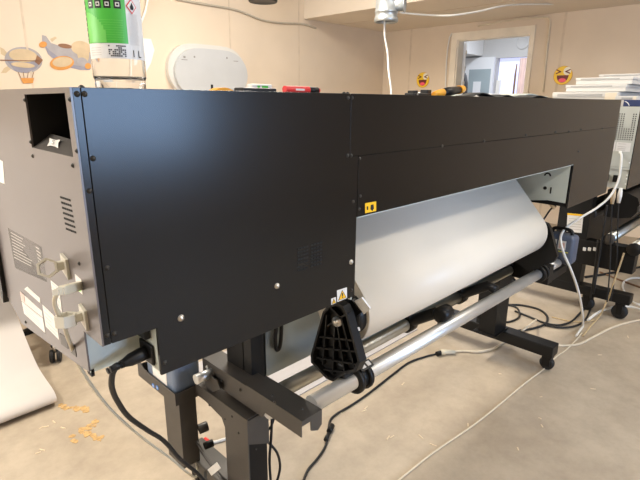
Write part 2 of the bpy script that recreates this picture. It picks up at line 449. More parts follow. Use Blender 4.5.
def wall_poly(mb, pts, d, idx):
    mb.m(idx); mb.prism([at(x, y, 'y', YB-0.001-d) for x, y in pts], (0, 0.001 if d else 0.006, 0))
def ell(cx, cy, rx, ry, ang=0, n=28):
    ca, sa = math.cos(ang), math.sin(ang)
    return [(cx+rx*math.cos(2*PI*i/n)*ca-ry*math.sin(2*PI*i/n)*sa, cy+rx*math.cos(2*PI*i/n)*sa+ry*math.sin(2*PI*i/n)*ca) for i in range(n)]
DEC = ['decal_grey', 'decal_lilac', 'decal_cream', 'decal_orange', 'decal_brown']
ab = MB()
wall_poly(ab, [(0, 47), (4, 49), (8, 54), (6, 57), (1, 54)], 0.0, 2)
wall_poly(ab, [(8, 66), (11, 69), (6, 73), (1, 73), (4, 68)], 0.0, 2)
wall_poly(ab, ell(23.5, 60, 19, 13, 0.12), 0.001, 0)
wall_poly(ab, [(7, 61), (20, 63), (41, 61), (36, 69), (26, 73), (15, 71)], 0.002, 1)
wall_poly(ab, ell(23, 55.5, 14, 6.5, 0.1), 0.003, 2)
wall_poly(ab, ell(23, 65, 12, 2.6, 0.1), 0.004, 2)
wall_poly(ab, [(0, 59.6), (40, 60.6), (40, 61.3), (0, 60.6)], 0.005, 4)
wall_poly(ab, [(37, 55), (43, 60), (39, 65), (35, 62)], 0.005, 4)
for x0, x1 in ((18, 21), (23, 24), (28, 27), (33.5, 31.5)): wall_poly(ab, [(x0, 72), (x0+0.6, 72), (x1+0.6, 79), (x1, 79)], 0.0045, 4)
wall_poly(ab, [(20.5, 78), (34, 78), (33, 83), (23, 83.5)], 0.005, 3)
tag(ab.build('airship_decal', DEC), 'watercolour airship wall decal with an orange basket, left on the back wall', 'wall decal')
ap = MB()
wall_poly(ap, [(50, 39), (55, 36.5), (57, 38), (52, 42)], 0.0, 2)
wall_poly(ap, [(42, 35), (46, 36), (51, 43), (60, 46), (72, 45), (84, 42), (91, 50), (91, 69), (82, 70), (70, 67), (56, 60), (48, 53), (42, 42)], 0.001, 0)
wall_poly(ap, [(43, 42), (49, 50), (60, 58), (74, 65), (90, 68), (90, 70), (80, 70), (68, 67), (55, 60), (48, 54)], 0.002, 1)
wall_poly(ap, ell(81, 48, 10, 7, 0.2), 0.002, 2)
wall_poly(ap, ell(83, 53, 6, 10, -0.2), 0.0025, 2)
wall_poly(ap, ell(65, 46, 7, 2.2, 0.15), 0.003, 4)
wall_poly(ap, ell(62, 63, 12, 7, -0.1), 0.004, 3)
wall_poly(ap, ell(62.5, 62, 10, 5, -0.1), 0.005, 2)
wall_poly(ap, ell(43, 44.5, 4, 3, -0.2), 0.004, 3)
wall_poly(ap, ell(82, 62, 5.5, 4.5, 0.3), 0.005, 0)
wall_poly(ap, ell(88, 66, 3, 3, 0), 0.006, 3)
tag(ap.build('airplane_decal', DEC), 'watercolour toy airplane wall decal with orange wings beside the clear bottle', 'wall decal')
wd = MB(); wall_poly(wd, [(140, 38), (151, 39), (154.5, 50), (151, 63), (146, 72), (140, 72)], 0.0, 0)
tag(wd.build('cloud_decal', ['white_trim']), 'plain white rounded decal on the back wall just right of the bottle', 'wall decal')

# white oval unit on the back wall
oc = at(210, 71.5, 'y', YB-0.06)
def stadium(cx, cz, hw, hh, y, n=14):
    p = []
    e = 0.30
    for i in range(n+1):
        t = -PI/2+PI*i/n; p.append((cx+hw-e+e*abs(math.cos(t))**0.8, y, cz+hh*math.sin(t)))
    for i in range(n+1):
        t = PI/2+PI*i/n; p.append((cx-hw+e-e*abs(math.cos(t))**0.8, y, cz+hh*math.sin(t)))
    return p
ou = thing('oval_wall_unit', 'wide white oval unit on the back wall with a tiny logo and a slot', 'wall unit', (oc.x, YB, oc.z-0.22))
MB().prism(stadium(oc.x, oc.z, 0.425, 0.235, YB-0.05), (0, 0.05, 0)).build('housing', 'white_shell', ou)
MB().prism(stadium(oc.x+0.022, oc.z-0.022, 0.398, 0.218, YB-0.085), (0, 0.036, 0)).build('front_cover', 'white_plastic', ou)
yy = YB-0.0865
for px, py, w_, h_ in ((184.5, 57, 0.022, 0.018), (184.5, 59.7, 0.06, 0.006), (236, 61.2, 0.055, 0.006)):
    p = at(px, py, 'y', yy); plabel(MB().box(p.x-w_/2, p.x+w_/2, yy, yy+0.001, p.z-h_/2, p.z+h_/2).build('printed_mark', 'label_print', ou), 'small dark printed mark')
for px, py in ((194.5, 56.8), (227, 58)):
    p = at(px, py, 'y', yy); plabel(MB().cyl((p.x, yy, p.z), (p.x, yy+0.001, p.z), 0.009, 12).build('screw_cover', 'label_print', ou), 'small dark dot')
p = at(212, 87, 'y', yy); plabel(MB().box(p.x-0.012, p.x+0.012, yy-0.002, yy+0.001, p.z-0.035, p.z+0.022).build('slot', 'warn_black', ou), 'dark slot')

# cables on the walls
def path(pts): return [at(x, y, ax, v) for (x, y, ax, v) in pts]
c1 = MB().tube(path([(176, -1, 'y', YB-0.012), (200, 3.5, 'y', YB-0.012), (232, 9, 'y', YB-0.012), (247, 14, 'y', YB-0.012), (262, 20, 'y', YB-0.012), (280, 23, 'y', YB-0.012), (302, 24, 'y', YB-0.012), (316, 28, 'y', YB-0.012)]), 0.010, 8, 5)
tag(c1.build('wall_cable', 'grey_cable'), 'pale cable sagging across the top of the back wall', 'cable')
c2 = MB().tube(path([(148, -2, 'y', YB-0.02), (145, 12, 'y', YB-0.02), (139, 29, 'y', YB-0.02), (136, 50, 'y', YB-0.02), (134, 90, 'y', YB-0.02)]), 0.010, 8, 5)
tag(c2.build('wall_cable', 'white_cable'), 'white cord hanging on the wall behind the clear bottle', 'cable')
xx = XR-0.01
c3 = MB().tube(path([(452, 33, 'x', xx), (449, 40, 'x', xx), (446.5, 60, 'x', xx), (445.5, 92, 'x', xx)]), 0.009, 8, 4)
tag(c3.build('wall_cable', 'white_cable'), 'white cable running down the left side of the doorway', 'cable')
c4 = MB().tube(path([(478, 26, 'x', xx), (500, 22, 'x', xx), (520, 19, 'x', xx), (541, 17.5, 'x', xx), (548, 18, 'x', xx), (550, 24, 'x', xx), (547, 50, 'x', xx), (543, 92, 'x', xx)]), 0.009, 8, 5)
tag(c4.build('wall_cable', 'beige_cable'), 'beige cable bending over and down the right side of the doorway', 'cable')
# galvanised duct with a side branch
dx, dy = 2.9, 1.735
dp = at(386, 22.5, 'x', dx); dz = dp.z; DC = Vector((dx, dp.y, dz)); dr = 0.082
du = thing('ventilation_duct', 'galvanised metal duct with a side branch hanging below the ceiling', 'duct', (DC.x, DC.y, dz))
MB().lathe([(dr-0.003, 0.012), (dr, 0.0), (dr+0.006, 0.004), (dr+0.006, 0.03), (dr, 0.035), (dr, 0.062), (dr+0.005, 0.066), (dr+0.005, 0.075), (dr, 0.08), (dr, 0.185), (dr+0.005, 0.19), (dr+0.005, 0.2), (dr, 0.205), (dr, CEIL-dz), (dr-0.004, CEIL-dz), (dr-0.004, 0.012)], DC, n=40).build('duct_pipe', 'galvanised', du)
MB().lathe([(0.0, 0.03), (dr-0.004, 0.03)], DC, n=40).build('inner_disc', 'warn_black', du)  # black disc set just inside the lower end of the duct
bdir = (R_*1.0 - Vector((0, 0, 0.02))); bdir.normalize()
bo = DC + Vector((0, 0, 0.118))
MB().lathe([(0.045, dr*0.85), (0.045, dr+0.045), (0.054, dr+0.046), (0.056, dr+0.055), (0.047, dr+0.055), (0.041, dr+0.04), (0.0, dr+0.03)], bo, (bdir.x-0.25, bdir.y-0.25, bdir.z), n=28).build('side_branch', 'galvanised', du)
d2p = at(263, 2.2, 'y', 2.0)
db = thing('duct_end', 'dark round duct end at the very top edge above the back wall', 'lamp', (d2p.x, 2.0, d2p.z))
MB().lathe([(0.0, 0.002), (0.085, 0.002), (0.09, 0.0), (0.095, 0.01), (0.09, 0.06), (0.03, 0.12), (0.0, 0.12)], d2p, n=32).build('end_shell', 'card_black', db)  # tapered black shell on a cord, standing for a second duct end
MB().tube([(d2p.x, 2.0, d2p.z+0.11), (d2p.x, 2.0, CEIL)], 0.006, 8).build('cord', 'black_rubber', db)
c5 = MB().tube([DC+Vector((0, 0, 0.25))] + path([(384.5, 24, 'x', dx), (385, 38, 'x', dx), (387.5, 52, 'x', dx+0.02), (388.5, 70, 'x', dx+0.02), (391, 90, 'x', dx+0.02), (391.5, 110, 'x', dx+0.02)]), 0.0075, 8, 5)
tag(c5.build('hanging_cable', 'white_cable'), 'white cable hanging straight down out of the metal duct', 'cable')
c6 = MB().tube(path([(400, 12.5, 'y', 1.75), (420, 14.5, 'y', 1.7), (450, 15.5, 'y', 1.5), (480, 11, 'y', 1.4), (510, 5, 'y', 1.3), (560, 4, 'y', 1.2), (600, 2, 'y', 1.1), (625, -2, 'y', 1.0)]), 0.0075, 8, 5)
tag(c6.build('ceiling_cable', 'white_cable'), 'white cable strung from the duct branch to the right under the ceiling', 'cable')

# ================================================================== PRINTER
ZT = 1.28; W = 2.6; ZB = 0.813; OX0, OX1 = 0.589, 2.03; ZS = 1.008; SEAM = 1.148
pr = thing('wide_format_printer', 'long black wide-format printer seen from behind, filling the middle of the room', 'printer', (1.3, 0.35, 0))
T = 0.003
def back(pts, name, y=0.0, t=0.006, m_='black_panel'):
    mb = MB().prism([(x, y, z) for x, z in pts], (0, t, 0))
    o = mb.build(name, m_, pr)
    bv = o.modifiers.new('b', 'BEVEL'); bv.width = 0.0006; bv.segments = 2; bv.limit_method = 'ANGLE'
    return o
g = 0.0004
back([(0.0, 0.901), (0.011-g, 0.901), (0.011-g, ZT), (0.0, ZT)], 'corner_strip')
back([(0.011+g, 0.901), (0.087, 0.901), (0.087, ZB), (OX0, ZB), (OX0, SEAM-g), (0.56-g, SEAM-g), (0.56-g, ZT), (0.011+g, ZT)], 'left_back_panel')
back([(0.56+g, SEAM+g), (W, SEAM+g), (W, ZT), (0.56+g, ZT)], 'upper_back_panel')
back([(OX0+2*g, ZS), (OX1, ZS), (OX1, SEAM-g), (OX0+2*g, SEAM-g)], 'lower_back_panel', y=-0.001)
back([(OX1+2*g, ZB), (W, ZB), (W, SEAM-g), (OX1+2*g, SEAM-g)], 'right_back_panel')
# folded lip under the centre panel
plabel(MB().box(OX0+0.004, OX1-0.004, 0.0, 0.02, ZS-0.002, ZS+0.001).build('panel_lip', 'zinc_plate', pr), 'pale metal lip')
# top cover
MB().prism([(0, 0.006, ZT-0.006), (0, 0.62, ZT-0.006), (0, 0.62, ZT), (0, 0.0061, ZT)], (W, 0, 0)).build('top_cover', 'black_panel', pr)
# left end panel with the recess opening
prof = [(0.0, 0.901), (0.0745, 0.901), (0.0755, 0.826), (0.10, 0.822), (0.155, 0.815), (0.477, 0.777), (0.575, 0.82), (0.60, 0.87), (0.605, 1.0), (0.62, 1.2), (0.62, ZT), (0.0, ZT)]
q = [at(26.5, 94.5, 'x', 0), at(67, 93, 'x', 0), at(75.5, 157, 'x', 0), at(34, 147.5, 'x', 0)]
hole = [(p.y, min(p.z, ZT-0.006)) for p in q]
lp = MB().prism([(-T, y, z) for y, z in prof], (T, 0, 0), holes=[[(-T, y, z) for y, z in hole]]).build('left_end_panel', 'end_panel', pr)
# cabinet volumes behind the panels
cab = MB()
cab.prism([(0.10, y, z) for y, z in [(0.077, 0.84), (0.155, 0.83), (0.477, 0.80), (0.57, 0.83), (0.59, 0.88), (0.60, 1.27), (0.077, 1.27)]], (OX0-0.102, 0, 0))
cab.box(0.10, OX0-0.002, 0.008, 0.076, 0.905, 1.27)
cab.box(0.093, OX0-0.002, 0.008, 0.076, ZB+0.002, 0.905)
cab.box(OX0-0.002, OX1+0.002, 0.008, 0.60, 1.03, 1.272)
cab.box(OX0-0.002, OX1+0.002, 0.42, 0.60, 0.84, 1.03)
cab.box(OX1+0.012, W-0.004, 0.008, 0.60, ZB+0.004, 1.272)
cab.build('cabinet_core', 'dark_void', pr)
MB().box(W-0.004, W, 0.006, 0.62, ZB, ZT-0.006).build('right_end_panel', 'black_panel', pr)
# recess lining, with a sloped shelf carrying a small emblem
rc = MB()
y0, y1 = hole[1][0], hole[0][0]; z0, z1 = hole[3][1], hole[0][1]
rc.box(0.0, 0.098, y1+0.001, y1+0.006, z0-0.01, z1+0.003); rc.box(0.0, 0.098, y0-0.006, y0-0.001, z0-0.01, z1+0.003)
rc.box(0.09, 0.098, y0, y1, z0-0.01, z1)
rc.build('recess_lining', 'dark_void', pr)
sh = [at(33, 147.8, 'x', -0.002), at(75.2, 157.6, 'x', -0.002), at(71.6, 139.5, 'x', 0.028), at(43, 131.5, 'x', 0.028)]
sf = MB().prism([tuple(p) for p in sh], (0.004, 0, -0.004))
shelf = sf.build('recess_flap', 'stand_grey', pr)
em = MB(); c0 = (sh[0]+sh[1]+sh[2]+sh[3])/4 + Vector((-0.0012, 0, 0.0012)); ra = (sh[1]-sh[0]).normalized(); ua = ((sh[2]+sh[3])-(sh[0]+sh[1])).normalized(); nn = Vector((-1, 0, 1)).normalized()
s_ = 0.011
star = [(-1.2, -1), (-0.5, -0.75), (0.5, -0.75), (1.2, -1), (0.95, 0), (1.2, 1), (0.5, 0.75), (-0.5, 0.75), (-1.2, 1), (-0.95, 0)]
em.m(0).poly([c0+ra*(x*0.021)+ua*(y*0.019) for x, y in star])
em.m(1).text('S', c0+nn*0.0006, ra, ua, 0.028)
plabel(em.build('emblem', ['label_white', 'label_print'], pr, normals=False), 'small white emblem with an S')
MB().box(0.05, 0.09, y0+0.012, y0+0.08, z0+0.01, z0+0.055, 0.004).build('recess_switch', 'stand_grey', pr)

# ---- screws
def screw(p, nrm, r, m_):
    return MB().lathe([(0.0, r*0.75), (r*0.35, r*0.75), (r*0.45, r*0.6), (r*0.8, r*0.45), (r, 0.0)], p, nrm, n=12)
for (x, y) in [(277, 286), (181, 318), (351, 262)]:
    plabel(screw(at(x, y, 'y', 0), (0, -1, 0), 0.0065, 0).build('screw', 'screw_steel', pr), 'bright silver screw')
blk = [(84.5, 94), (93, 158.5), (89.5, 191), (107, 268), (114.5, 333.5), (107.5, 335.5), (165, 362.5), (77, 94), (348, 98), (352, 98), (347.5, 155.5), (351, 155.5), (359.5, 158.5), (359, 209), (353, 201.5), (351.5, 290), (360, 196), (442, 146), (484, 141), (526, 135), (555.5, 132), (581, 129.5), (602.5, 128.5), (578.5, 151.5), (569, 131.5)]
for (x, y) in blk:
    d = at(x, y, 'y', 0)
    screw(d, (0, -1, 0), 0.0042, 0).build('screw', 'screw_black', pr)
for (x, y) in [(33, 156), (73, 165.5), (79.5, 263.5), (25, 100), (70, 99.5), (26, 322), (31, 142), (77, 151)]:
    screw(at(x, y, 'x', -T), (-1, 0, 0), 0.0036, 0).build('screw', 'screw_black', pr)
for px, py in ((81.5, 87.3), (344, 95), (347.5, 95)):
    p = at(px, py, 'y', 0.012); screw((p.x, 0.012, ZT), (0, 0, 1), 0.0045, 0).build('screw', 'screw_black', pr)
# ---- vents
vn = MB()
for b0, b1 in ((0.402, 0.435), (0.441, 0.476)):
    for k in range(7):
        z = 0.971-0.0078*k
        for j in range(4):
            w_ = (b1-b0)/4
            vn.box(b0+j*w_+0.001, b0+(j+1)*w_-0.001, -0.0008, 0.0002, z-0.0018, z+0.0018)
vn.build('back_vent', 'dark_void', pr)
vl = MB()
for k in range(7):
    a = Vector(at(60.2+k*0.95, 197+k*5.25, 'x', -T)); b = Vector(at(70.8+k*0.95, 200.5+k*5.35, 'x', -T))
    for j in range(5):
        p0 = a.lerp(b, (j+0.1)/5); p1 = a.lerp(b, (j+0.85)/5)
        vl.prism([p0+Vector((0, 0, .0016)), p1+Vector((0, 0, .0016)), p1-Vector((0, 0, .0016)), p0-Vector((0, 0, .0016))], (-0.0006, 0, 0))
vl.build('side_vent', 'dark_void', pr)
vg = MB()
for pts in ([(60, 333), (67, 337.5), (68.5, 349), (61.5, 344)], [(70, 341), (75, 345), (77, 357), (71.5, 352.5)]):
    vg.prism([at(x, y, 'x', -T) for x, y in pts], (-0.0008, 0, 0))
vg.build('side_grille', 'stand_grey', pr)
# ---- stickers on the left end
def side_sticker(px, name, mats, d=0.0, idx=0, mb=None):
    fin = mb is None
    mb = mb or MB()
    mb.m(idx).prism([at(x, y, 'x', -T-d) for x, y in px], (-0.0006, 0, 0))
    if fin: return mb.build(name, mats, pr)
    return mb
def lines_side(mb, p0, p1, p2, p3, rows, idx, d, w=0.28, jag=True):
    P0, P1, P2, P3 = [at(x, y, 'x', -T-d) for x, y in (p0, p1, p2, p3)]
    for k in range(rows):
        t = (k+0.5)/rows; e = 0.9 if not jag else random.uniform(0.5, 0.92)
        a0 = P0.lerp(P3, t-w/rows/1.0*0.9); a1 = P0.lerp(P3, t+w/rows*0.9); b0 = P1.lerp(P2, t-w/rows*0.9); b1 = P1.lerp(P2, t+w/rows*0.9)
        mb.m(idx).poly([a0.lerp(b0, .06), a0.lerp(b0, e), a1.lerp(b1, e), a1.lerp(b1, .06)])
fl = side_sticker([(8, 228), (41.5, 246.5), (47, 282), (15.5, 268)], 'clear_film', 'film_clear')
plabel(fl, 'clear film sheet with faint white text')
ft = MB(); lines_side(ft, (9, 230), (33, 243.5), (36, 270), (13, 258), 9, 0, 0.001, 0.16)
lines_side(ft, (35, 245), (41, 248.5), (46, 270), (38, 262), 5, 0, 0.001, 0.2)
ft.build('film_text', 'film_faint', fl, normals=False)
for nm, px, pk in (('rating_label', [(27.5, 286.5), (40, 298), (41, 303.5), (24.5, 289)], 0),
                   ('warning_label', [(20.2, 291.3), (42, 311), (43.2, 317.5), (21.8, 300.5)], 1),
                   ('serial_label', [(22, 301.5), (43.2, 318.5), (45.6, 333), (24.4, 313.5)], 0),
                   ('rating_label', [(42.6, 304.5), (56, 317.5), (59.5, 340), (46, 326.3)], 0),
                   ('port_label', [(51, 280.3), (59.5, 287.5), (62.5, 313), (53.5, 300)], 0)):
    mb = side_sticker(px, nm, None, mb=MB())
    lines_side(mb, px[0], px[1], px[2], px[3], 5, 1, 0.0008, 0.13)
    if pk: side_sticker([(20.4, 291.8), (24, 295), (25, 302.6), (22, 300)], '', None, 0.0009, 2, mb)
    mb.build(nm, ['label_white', 'film_print', 'label_pink'], pr, normals=False)
side_sticker([(-3, 158), (3, 161.5), (5, 184), (-2, 181)], 'info_label', 'label_white')
# usb socket plate and connector
side_sticker([(75.2, 274), (81.2, 279.5), (82.8, 294.5), (77, 289.5)], 'socket_plate', 'label_white', 0.0)
ledp = at(79.3, 288.8, 'x', -T-0.001)
plabel(MB().box(ledp.x-0.001, ledp.x, ledp.y-0.004, ledp.y+0.004, ledp.z-0.003, ledp.z+0.003).build('status_light', 'led_green', pr), 'small green light')
# dark front side cover
MB().prism([(-0.012, y, z) for y, z in [(0.548, 1.27), (0.60, 1.27), (0.60, 0.86), (0.575, 0.80), (0.563, 0.83), (0.552, 1.0)]], (0.012, 0, 0)).build('side_cover', 'black_plastic', pr)
# ---- inset socket plate in the notch
MB().box(0.0, 0.088, 0.0765, 0.0785, 0.822, 0.905).build('socket_recess_plate', 'zinc_plate', pr)
MB().box(0.0875, 0.0915, 0.0075, 0.0765, ZB+0.004, 0.903).build('inlet_plate', 'zinc_plate', pr)
MB().box(0.0005, 0.006, 0.0765, 0.094, 0.814, 0.828).build('corner_bracket', 'black_steel', pr)
si = MB()
p = at(143.5, 337.5, 'y', 0.045); si.box(0.076, 0.0875, 0.026, 0.060, 0.872, 0.893, 0.003)
si.build('spare_inlet', 'black_plastic', pr)
MB().box(0.082, 0.0875, 0.018, 0.066, 0.824, 0.862, 0.003).build('power_inlet', 'black_plastic', pr)
# ---- right inner plate, visible through the opening
MB().prism([(OX1+0.001, y, z) for y, z in [(0.012, 0.835), (0.09, 0.838), (0.17, 0.826), (0.26, 0.815), (0.30, 0.83), (0.36, 1.03), (0.012, 1.03)]], (0.003, 0, 0)).build('inner_side_plate', 'zinc_plate', pr)
p = at(545, 188, 'x', OX1); MB().cyl((OX1-0.0004, p.y, p.z), (OX1+0.0006, p.y, p.z), 0.008, 14).build('round_hole', 'dark_void', pr)
ih = MB(); p = at(547.5, 176, 'x', OX1)
arc_ = [(OX1-0.0004, p.y+r*math.cos(PI*k/8), p.z+r*math.sin(PI*k/8)) for r, rng in ((0.016, range(9)), (0.009, range(8, -1, -1))) for k in rng]
ih.prism(arc_, (0.001, 0, 0)); ih.build('curved_hole', 'dark_void', pr)
p = at(550.7, 190, 'x', OX1); MB().box(OX1-0.0004, OX1+0.0006, p.y-0.003, p.y+0.003, p.z-0.016, p.z+0.012).build('slot_hole', 'dark_void', pr)
MB().box(OX0, OX0+0.004, 0.012, 0.42, 0.80, 1.03).build('inner_side_plate', 'zinc_plate', pr)
MB().box(OX1-0.5, OX1-0.02, 0.30, 0.34, 0.86, 0.95).build('feed_guide', 'black_steel', pr)
# ---- lower shiny plate under the left side
MB().box(0.548, 1.95, 0.30, 0.31, 0.478, 0.84).build('lower_back_plate', 'dark_zinc', pr)
# hand strap loop behind it
lps = MB().tube(path([(277, 322, 'y', 0.29), (275.3, 335, 'y', 0.285), (275.5, 345, 'y', 0.285), (277, 350, 'y', 0.285), (279.5, 347.5, 'y', 0.285), (281, 338, 'y', 0.285), (281.5, 322, 'y', 0.29)]), 0.006, 8, 4)
lps.build('strap_loop', 'black_plastic', pr)
# ---- legs, feet, castors
def caster(x, y, par):
    mb = MB(); 
    cb = MB().box(x-0.022, x+0.022, y-0.022, y+0.022, 0.062, 0.082)
    cb.box(x-0.021, x-0.017, y-0.018, y+0.018, 0.022, 0.064); cb.box(x+0.017, x+0.021, y-0.018, y+0.018, 0.022, 0.064)
    c_ = cb.build('castor', 'black_steel', par)
    MB().lathe([(0.0, -0.015), (0.02, -0.015), (0.030, -0.014), (0.034, -0.008), (0.034, 0.008), (0.030, 0.014), (0.02, 0.015), (0.0, 0.015)], (x, y, 0.034), (1, 0, 0), 28).build('wheel', 'black_rubber', c_)
    MB().lathe([(0.0, -0.0165), (0.012, -0.0165), (0.012, 0.0165), (0.0, 0.0165)], (x, y, 0.034), (1, 0, 0), 16).build('hub', 'tag_white', c_)
def leg_left():
    ft_ = MB().box(0.42, 0.50, -0.03, 0.60, 0.082, 0.135, 0.004).build('foot', 'stand_grey', pr)
    caster(0.46, 0.0, pr); caster(0.46, 0.56, pr)
    # main column and arched head
    x0 = 0.430
    col = MB().prism([(x0, y, z) for y, z in [(0.235, 0.135), (0.345, 0.135), (0.345, 0.345), (0.36, 0.37), (0.44, 0.385), (0.50, 0.385), (0.50, 0.425), (0.235, 0.425)]], (0.004, 0, 0))
    col.box(x0+0.004, x0+0.075, 0.239, 0.50, 0.421, 0.425)
    col.prism([(x, 0.235, z) for x, z in [(x0+0.004, 0.421), (x0+0.075, 0.421), (x0+0.075, 0.31), (x0+0.004, 0.345)]], (0, 0.004, 0))
    o = col.build('column', 'stand_grey', pr)
    MB().box(x0+0.006, x0+0.073, 0.243, 0.34, 0.135, 0.42).build('column_core', 'black_steel', pr)
    for (px, py) in ((232, 416.5), (238.5, 433), (209.5, 405), (225, 419)):
        p = at(px, py, 'x', x0); screw(p, (-1, 0, 0), 0.004, 0).build('bolt', 'screw_black', pr)
    p = at(256, 449, 'y', 0.235); screw(p, (0, -1, 0), 0.003, 0).build('bolt', 'screw_black', pr)
    # rear column up to the body
    MB().box(0.50, 0.545, 0.34, 0.42, 0.135, 0.80).build('rear_column', 'black_steel', pr)
    MB().box(0.50, 0.553, 0.30, 0.335, 0.425, 0.82).build('rear_column', 'black_plastic', pr)
    # bent side bracket
    MB().prism([tuple(at(x, y, 'x', 0.44)) for x, y in [(203, 371), (217, 381), (220, 389), (207, 395)]], (0.005, 0, 0)).build('bent_bracket', 'stand_grey', pr)
leg_left()
MB().box(2.03, 2.11, -0.03, 0.62, 0.078, 0.137, 0.005).build('foot', 'black_steel', pr)
caster(2.07, 0.0, pr); caster(2.07, 0.58, pr)
MB().box(1.945, 2.075, 0.225, 0.31, 0.137, 0.815).build('column', 'black_steel', pr)
MB().box(1.93, 2.09, 0.215, 0.33, 0.137, 0.142).build('column_flange', 'black_steel', pr)
# ---- waste tank holder
hx, hy = 0.362, 0.50
MB().box(hx+0.012, hx+0.070, hy+0.004, hy+0.10, 0.136, 0.376).build('holder_column', 'stand_grey', pr)
hd = MB()
hd.box(hx, hx+0.11, hy, hy+0.245, 0.372, 0.376)
hd.box(hx, hx+0.003, hy, hy+0.245, 0.376, 0.413); hd.box(hx+0.107, hx+0.11, hy, hy+0.245, 0.376, 0.413)
hd.box(hx+0.003, hx+0.107, hy, hy+0.003, 0.376, 0.413); hd.box(hx+0.003, hx+0.107, hy+0.242, hy+0.245, 0.376, 0.413)
hd.prism([(hx, hy+0.20, 0.413), (hx, hy+0.245, 0.413), (hx, hy+0.245, 0.443)], (0.003, 0, 0))
hd.build('tank_holder', 'stand_grey', pr)
tk = MB().box(hx+0.008, hx+0.100, hy+0.010, hy+0.20, 0.377, 0.56, 0.018, 4)
tank = tk.build('waste_tank', 'tank_blue', pr)
for f in tank.data.polygons: f.use_smooth = True
plabel(tank, 'blue-grey plastic tank in its holder')
MB().lathe([(0.0, 0.035), (0.02, 0.035), (0.022, 0.03), (0.022, 0.0)], (hx+0.05, hy+0.09, 0.56), n=24).build('cap', 'black_plastic', tank)
MB().box(hx+0.0068, hx+0.0080, hy+0.06, hy+0.15, 0.413, 0.47).build('tank_label', 'label_white', tank)
dt = MB()
for px, py in ((153.2, 385.6), (157.2, 387.6)):
    p = at(px, py, 'x', hx-0.0005); dt.m(0).cyl((hx-0.001, p.y, p.z), (hx, p.y, p.z), 0.0075, 18)
    dt.m(1).prism([(hx-0.0014, p.y, p.z+0.0045), (hx-0.0014, p.y-0.003, p.z-0.001), (hx-0.0014, p.y, p.z-0.004), (hx-0.0014, p.y+0.003, p.z-0.001)], (0.0004, 0, 0))
plabel(dt.build('dot_sticker', ['dot_blue', 'label_white'], pr), 'two blue dot stickers')
kb = at(196, 426, 'x', 0.435)
MB().lathe([(0.0, 0.03), (0.014, 0.03), (0.016, 0.027), (0.016, 0.0)], (0.432, kb.y-0.02, kb.z), (1, -0.3, 0.1), 24).build('knob', 'stand_grey', pr)
MB().lathe([(0.0, 0.03), (0.011, 0.03), (0.012, 0.027), (0.012, 0.0)], (0.436, kb.y-0.04, kb.z-0.055), (1, -0.3, 0.1), 24).build('knob', 'black_plastic', pr)

# ---- arm and pipes
AX0, AX1 = 0.456, 0.522
ar = MB().prism([(AX0, y, z) for y, z in [(0.055, 0.46), (0.055, 0.505), (0.49, 0.505), (0.49, 0.44), (0.20, 0.44), (0.19, 0.46)]], (0.004, 0, 0))
ar.box(AX0+0.004, AX1, 0.055, 0.49, 0.501, 0.505)
arm = ar.build('arm', 'stand_grey', pr)
ap_ = MB().box(AX0-0.002, AX1+0.002, 0.045, 0.265, 0.505, 0.510)
ap_.box(AX0-0.002, AX0+0.001, 0.045, 0.265, 0.462, 0.505)
ap_.prism([(x, 0.042, z) for x, z in [(AX0-0.002, 0.510), (AX1+0.002, 0.510), (AX1+0.002, 0.466), (AX1-0.012, 0.455), (AX0+0.03, 0.466), (AX0+0.028, 0.495), (AX0-0.002, 0.495)]], (0, 0.003, 0))
ap_.build('arm_cap', 'stand_grey', pr)
for px, py in ((222, 381), (240, 390), (275, 402)):
    screw(at(px, py, 'x', AX0-0.002), (-1, 0, 0), 0.005, 0).build('bolt', 'screw_black', pr)
MB().cyl(at(207.5, 367, 'x', AX0-0.0008), at(207.5, 367, 'x', AX0+0.001), 0.006, 16).build('bolt', 'tag_white', pr)
for px, py in ((272, 395.5), (302, 409)):
    p = at(px, py, 'z', 0.510); screw(p, (0, 0, 1), 0.004, 0).build('bolt', 'screw_black', pr)
MB().lathe([(0.0, 0.02), (0.022, 0.02), (0.022, 0.0), (0.0, 0.0)], (AX0+0.02, 0.205, 0.445), (1, 0, 0), 28).build('guide_roller', 'white_trim', pr)
def pipe(p0, p1, r, name, m_):
    return MB().cyl(p0, p1, r, 32).build(name, m_, pr)
FPA, FPB = Vector((0.524, 0.08, 0.506)), Vector((2.09, 0.08, 0.488))
pipe(FPA, FPB, 0.0235, 'front_pipe', 'pipe_steel')
RPA = Vector((0.527, 0.225, 0.471)); RPB = Vector((2.03, 0.225, 0.468))
pipe(RPA, RPB, 0.0225, 'rear_pipe', 'pipe_dark')
def onpipe(t): return FPA.lerp(FPB, t)
pipe(Vector((2.12, 0.08, 0.488)), Vector((2.26, 0.08, 0.487)), 0.021, 'pipe_stub', 'pipe_steel')
# stub to the left of the arm
pipe(Vector((0.400, 0.44, 0.474)), Vector((0.455, 0.44, 0.474)), 0.015, 'pipe_stub', 'pipe_steel')

# ---- media roll and its web
RC = (0.14, 0.70); RR = 0.10; RX0, RX1 = 0.70, 1.945
roll = MB()
rings = []
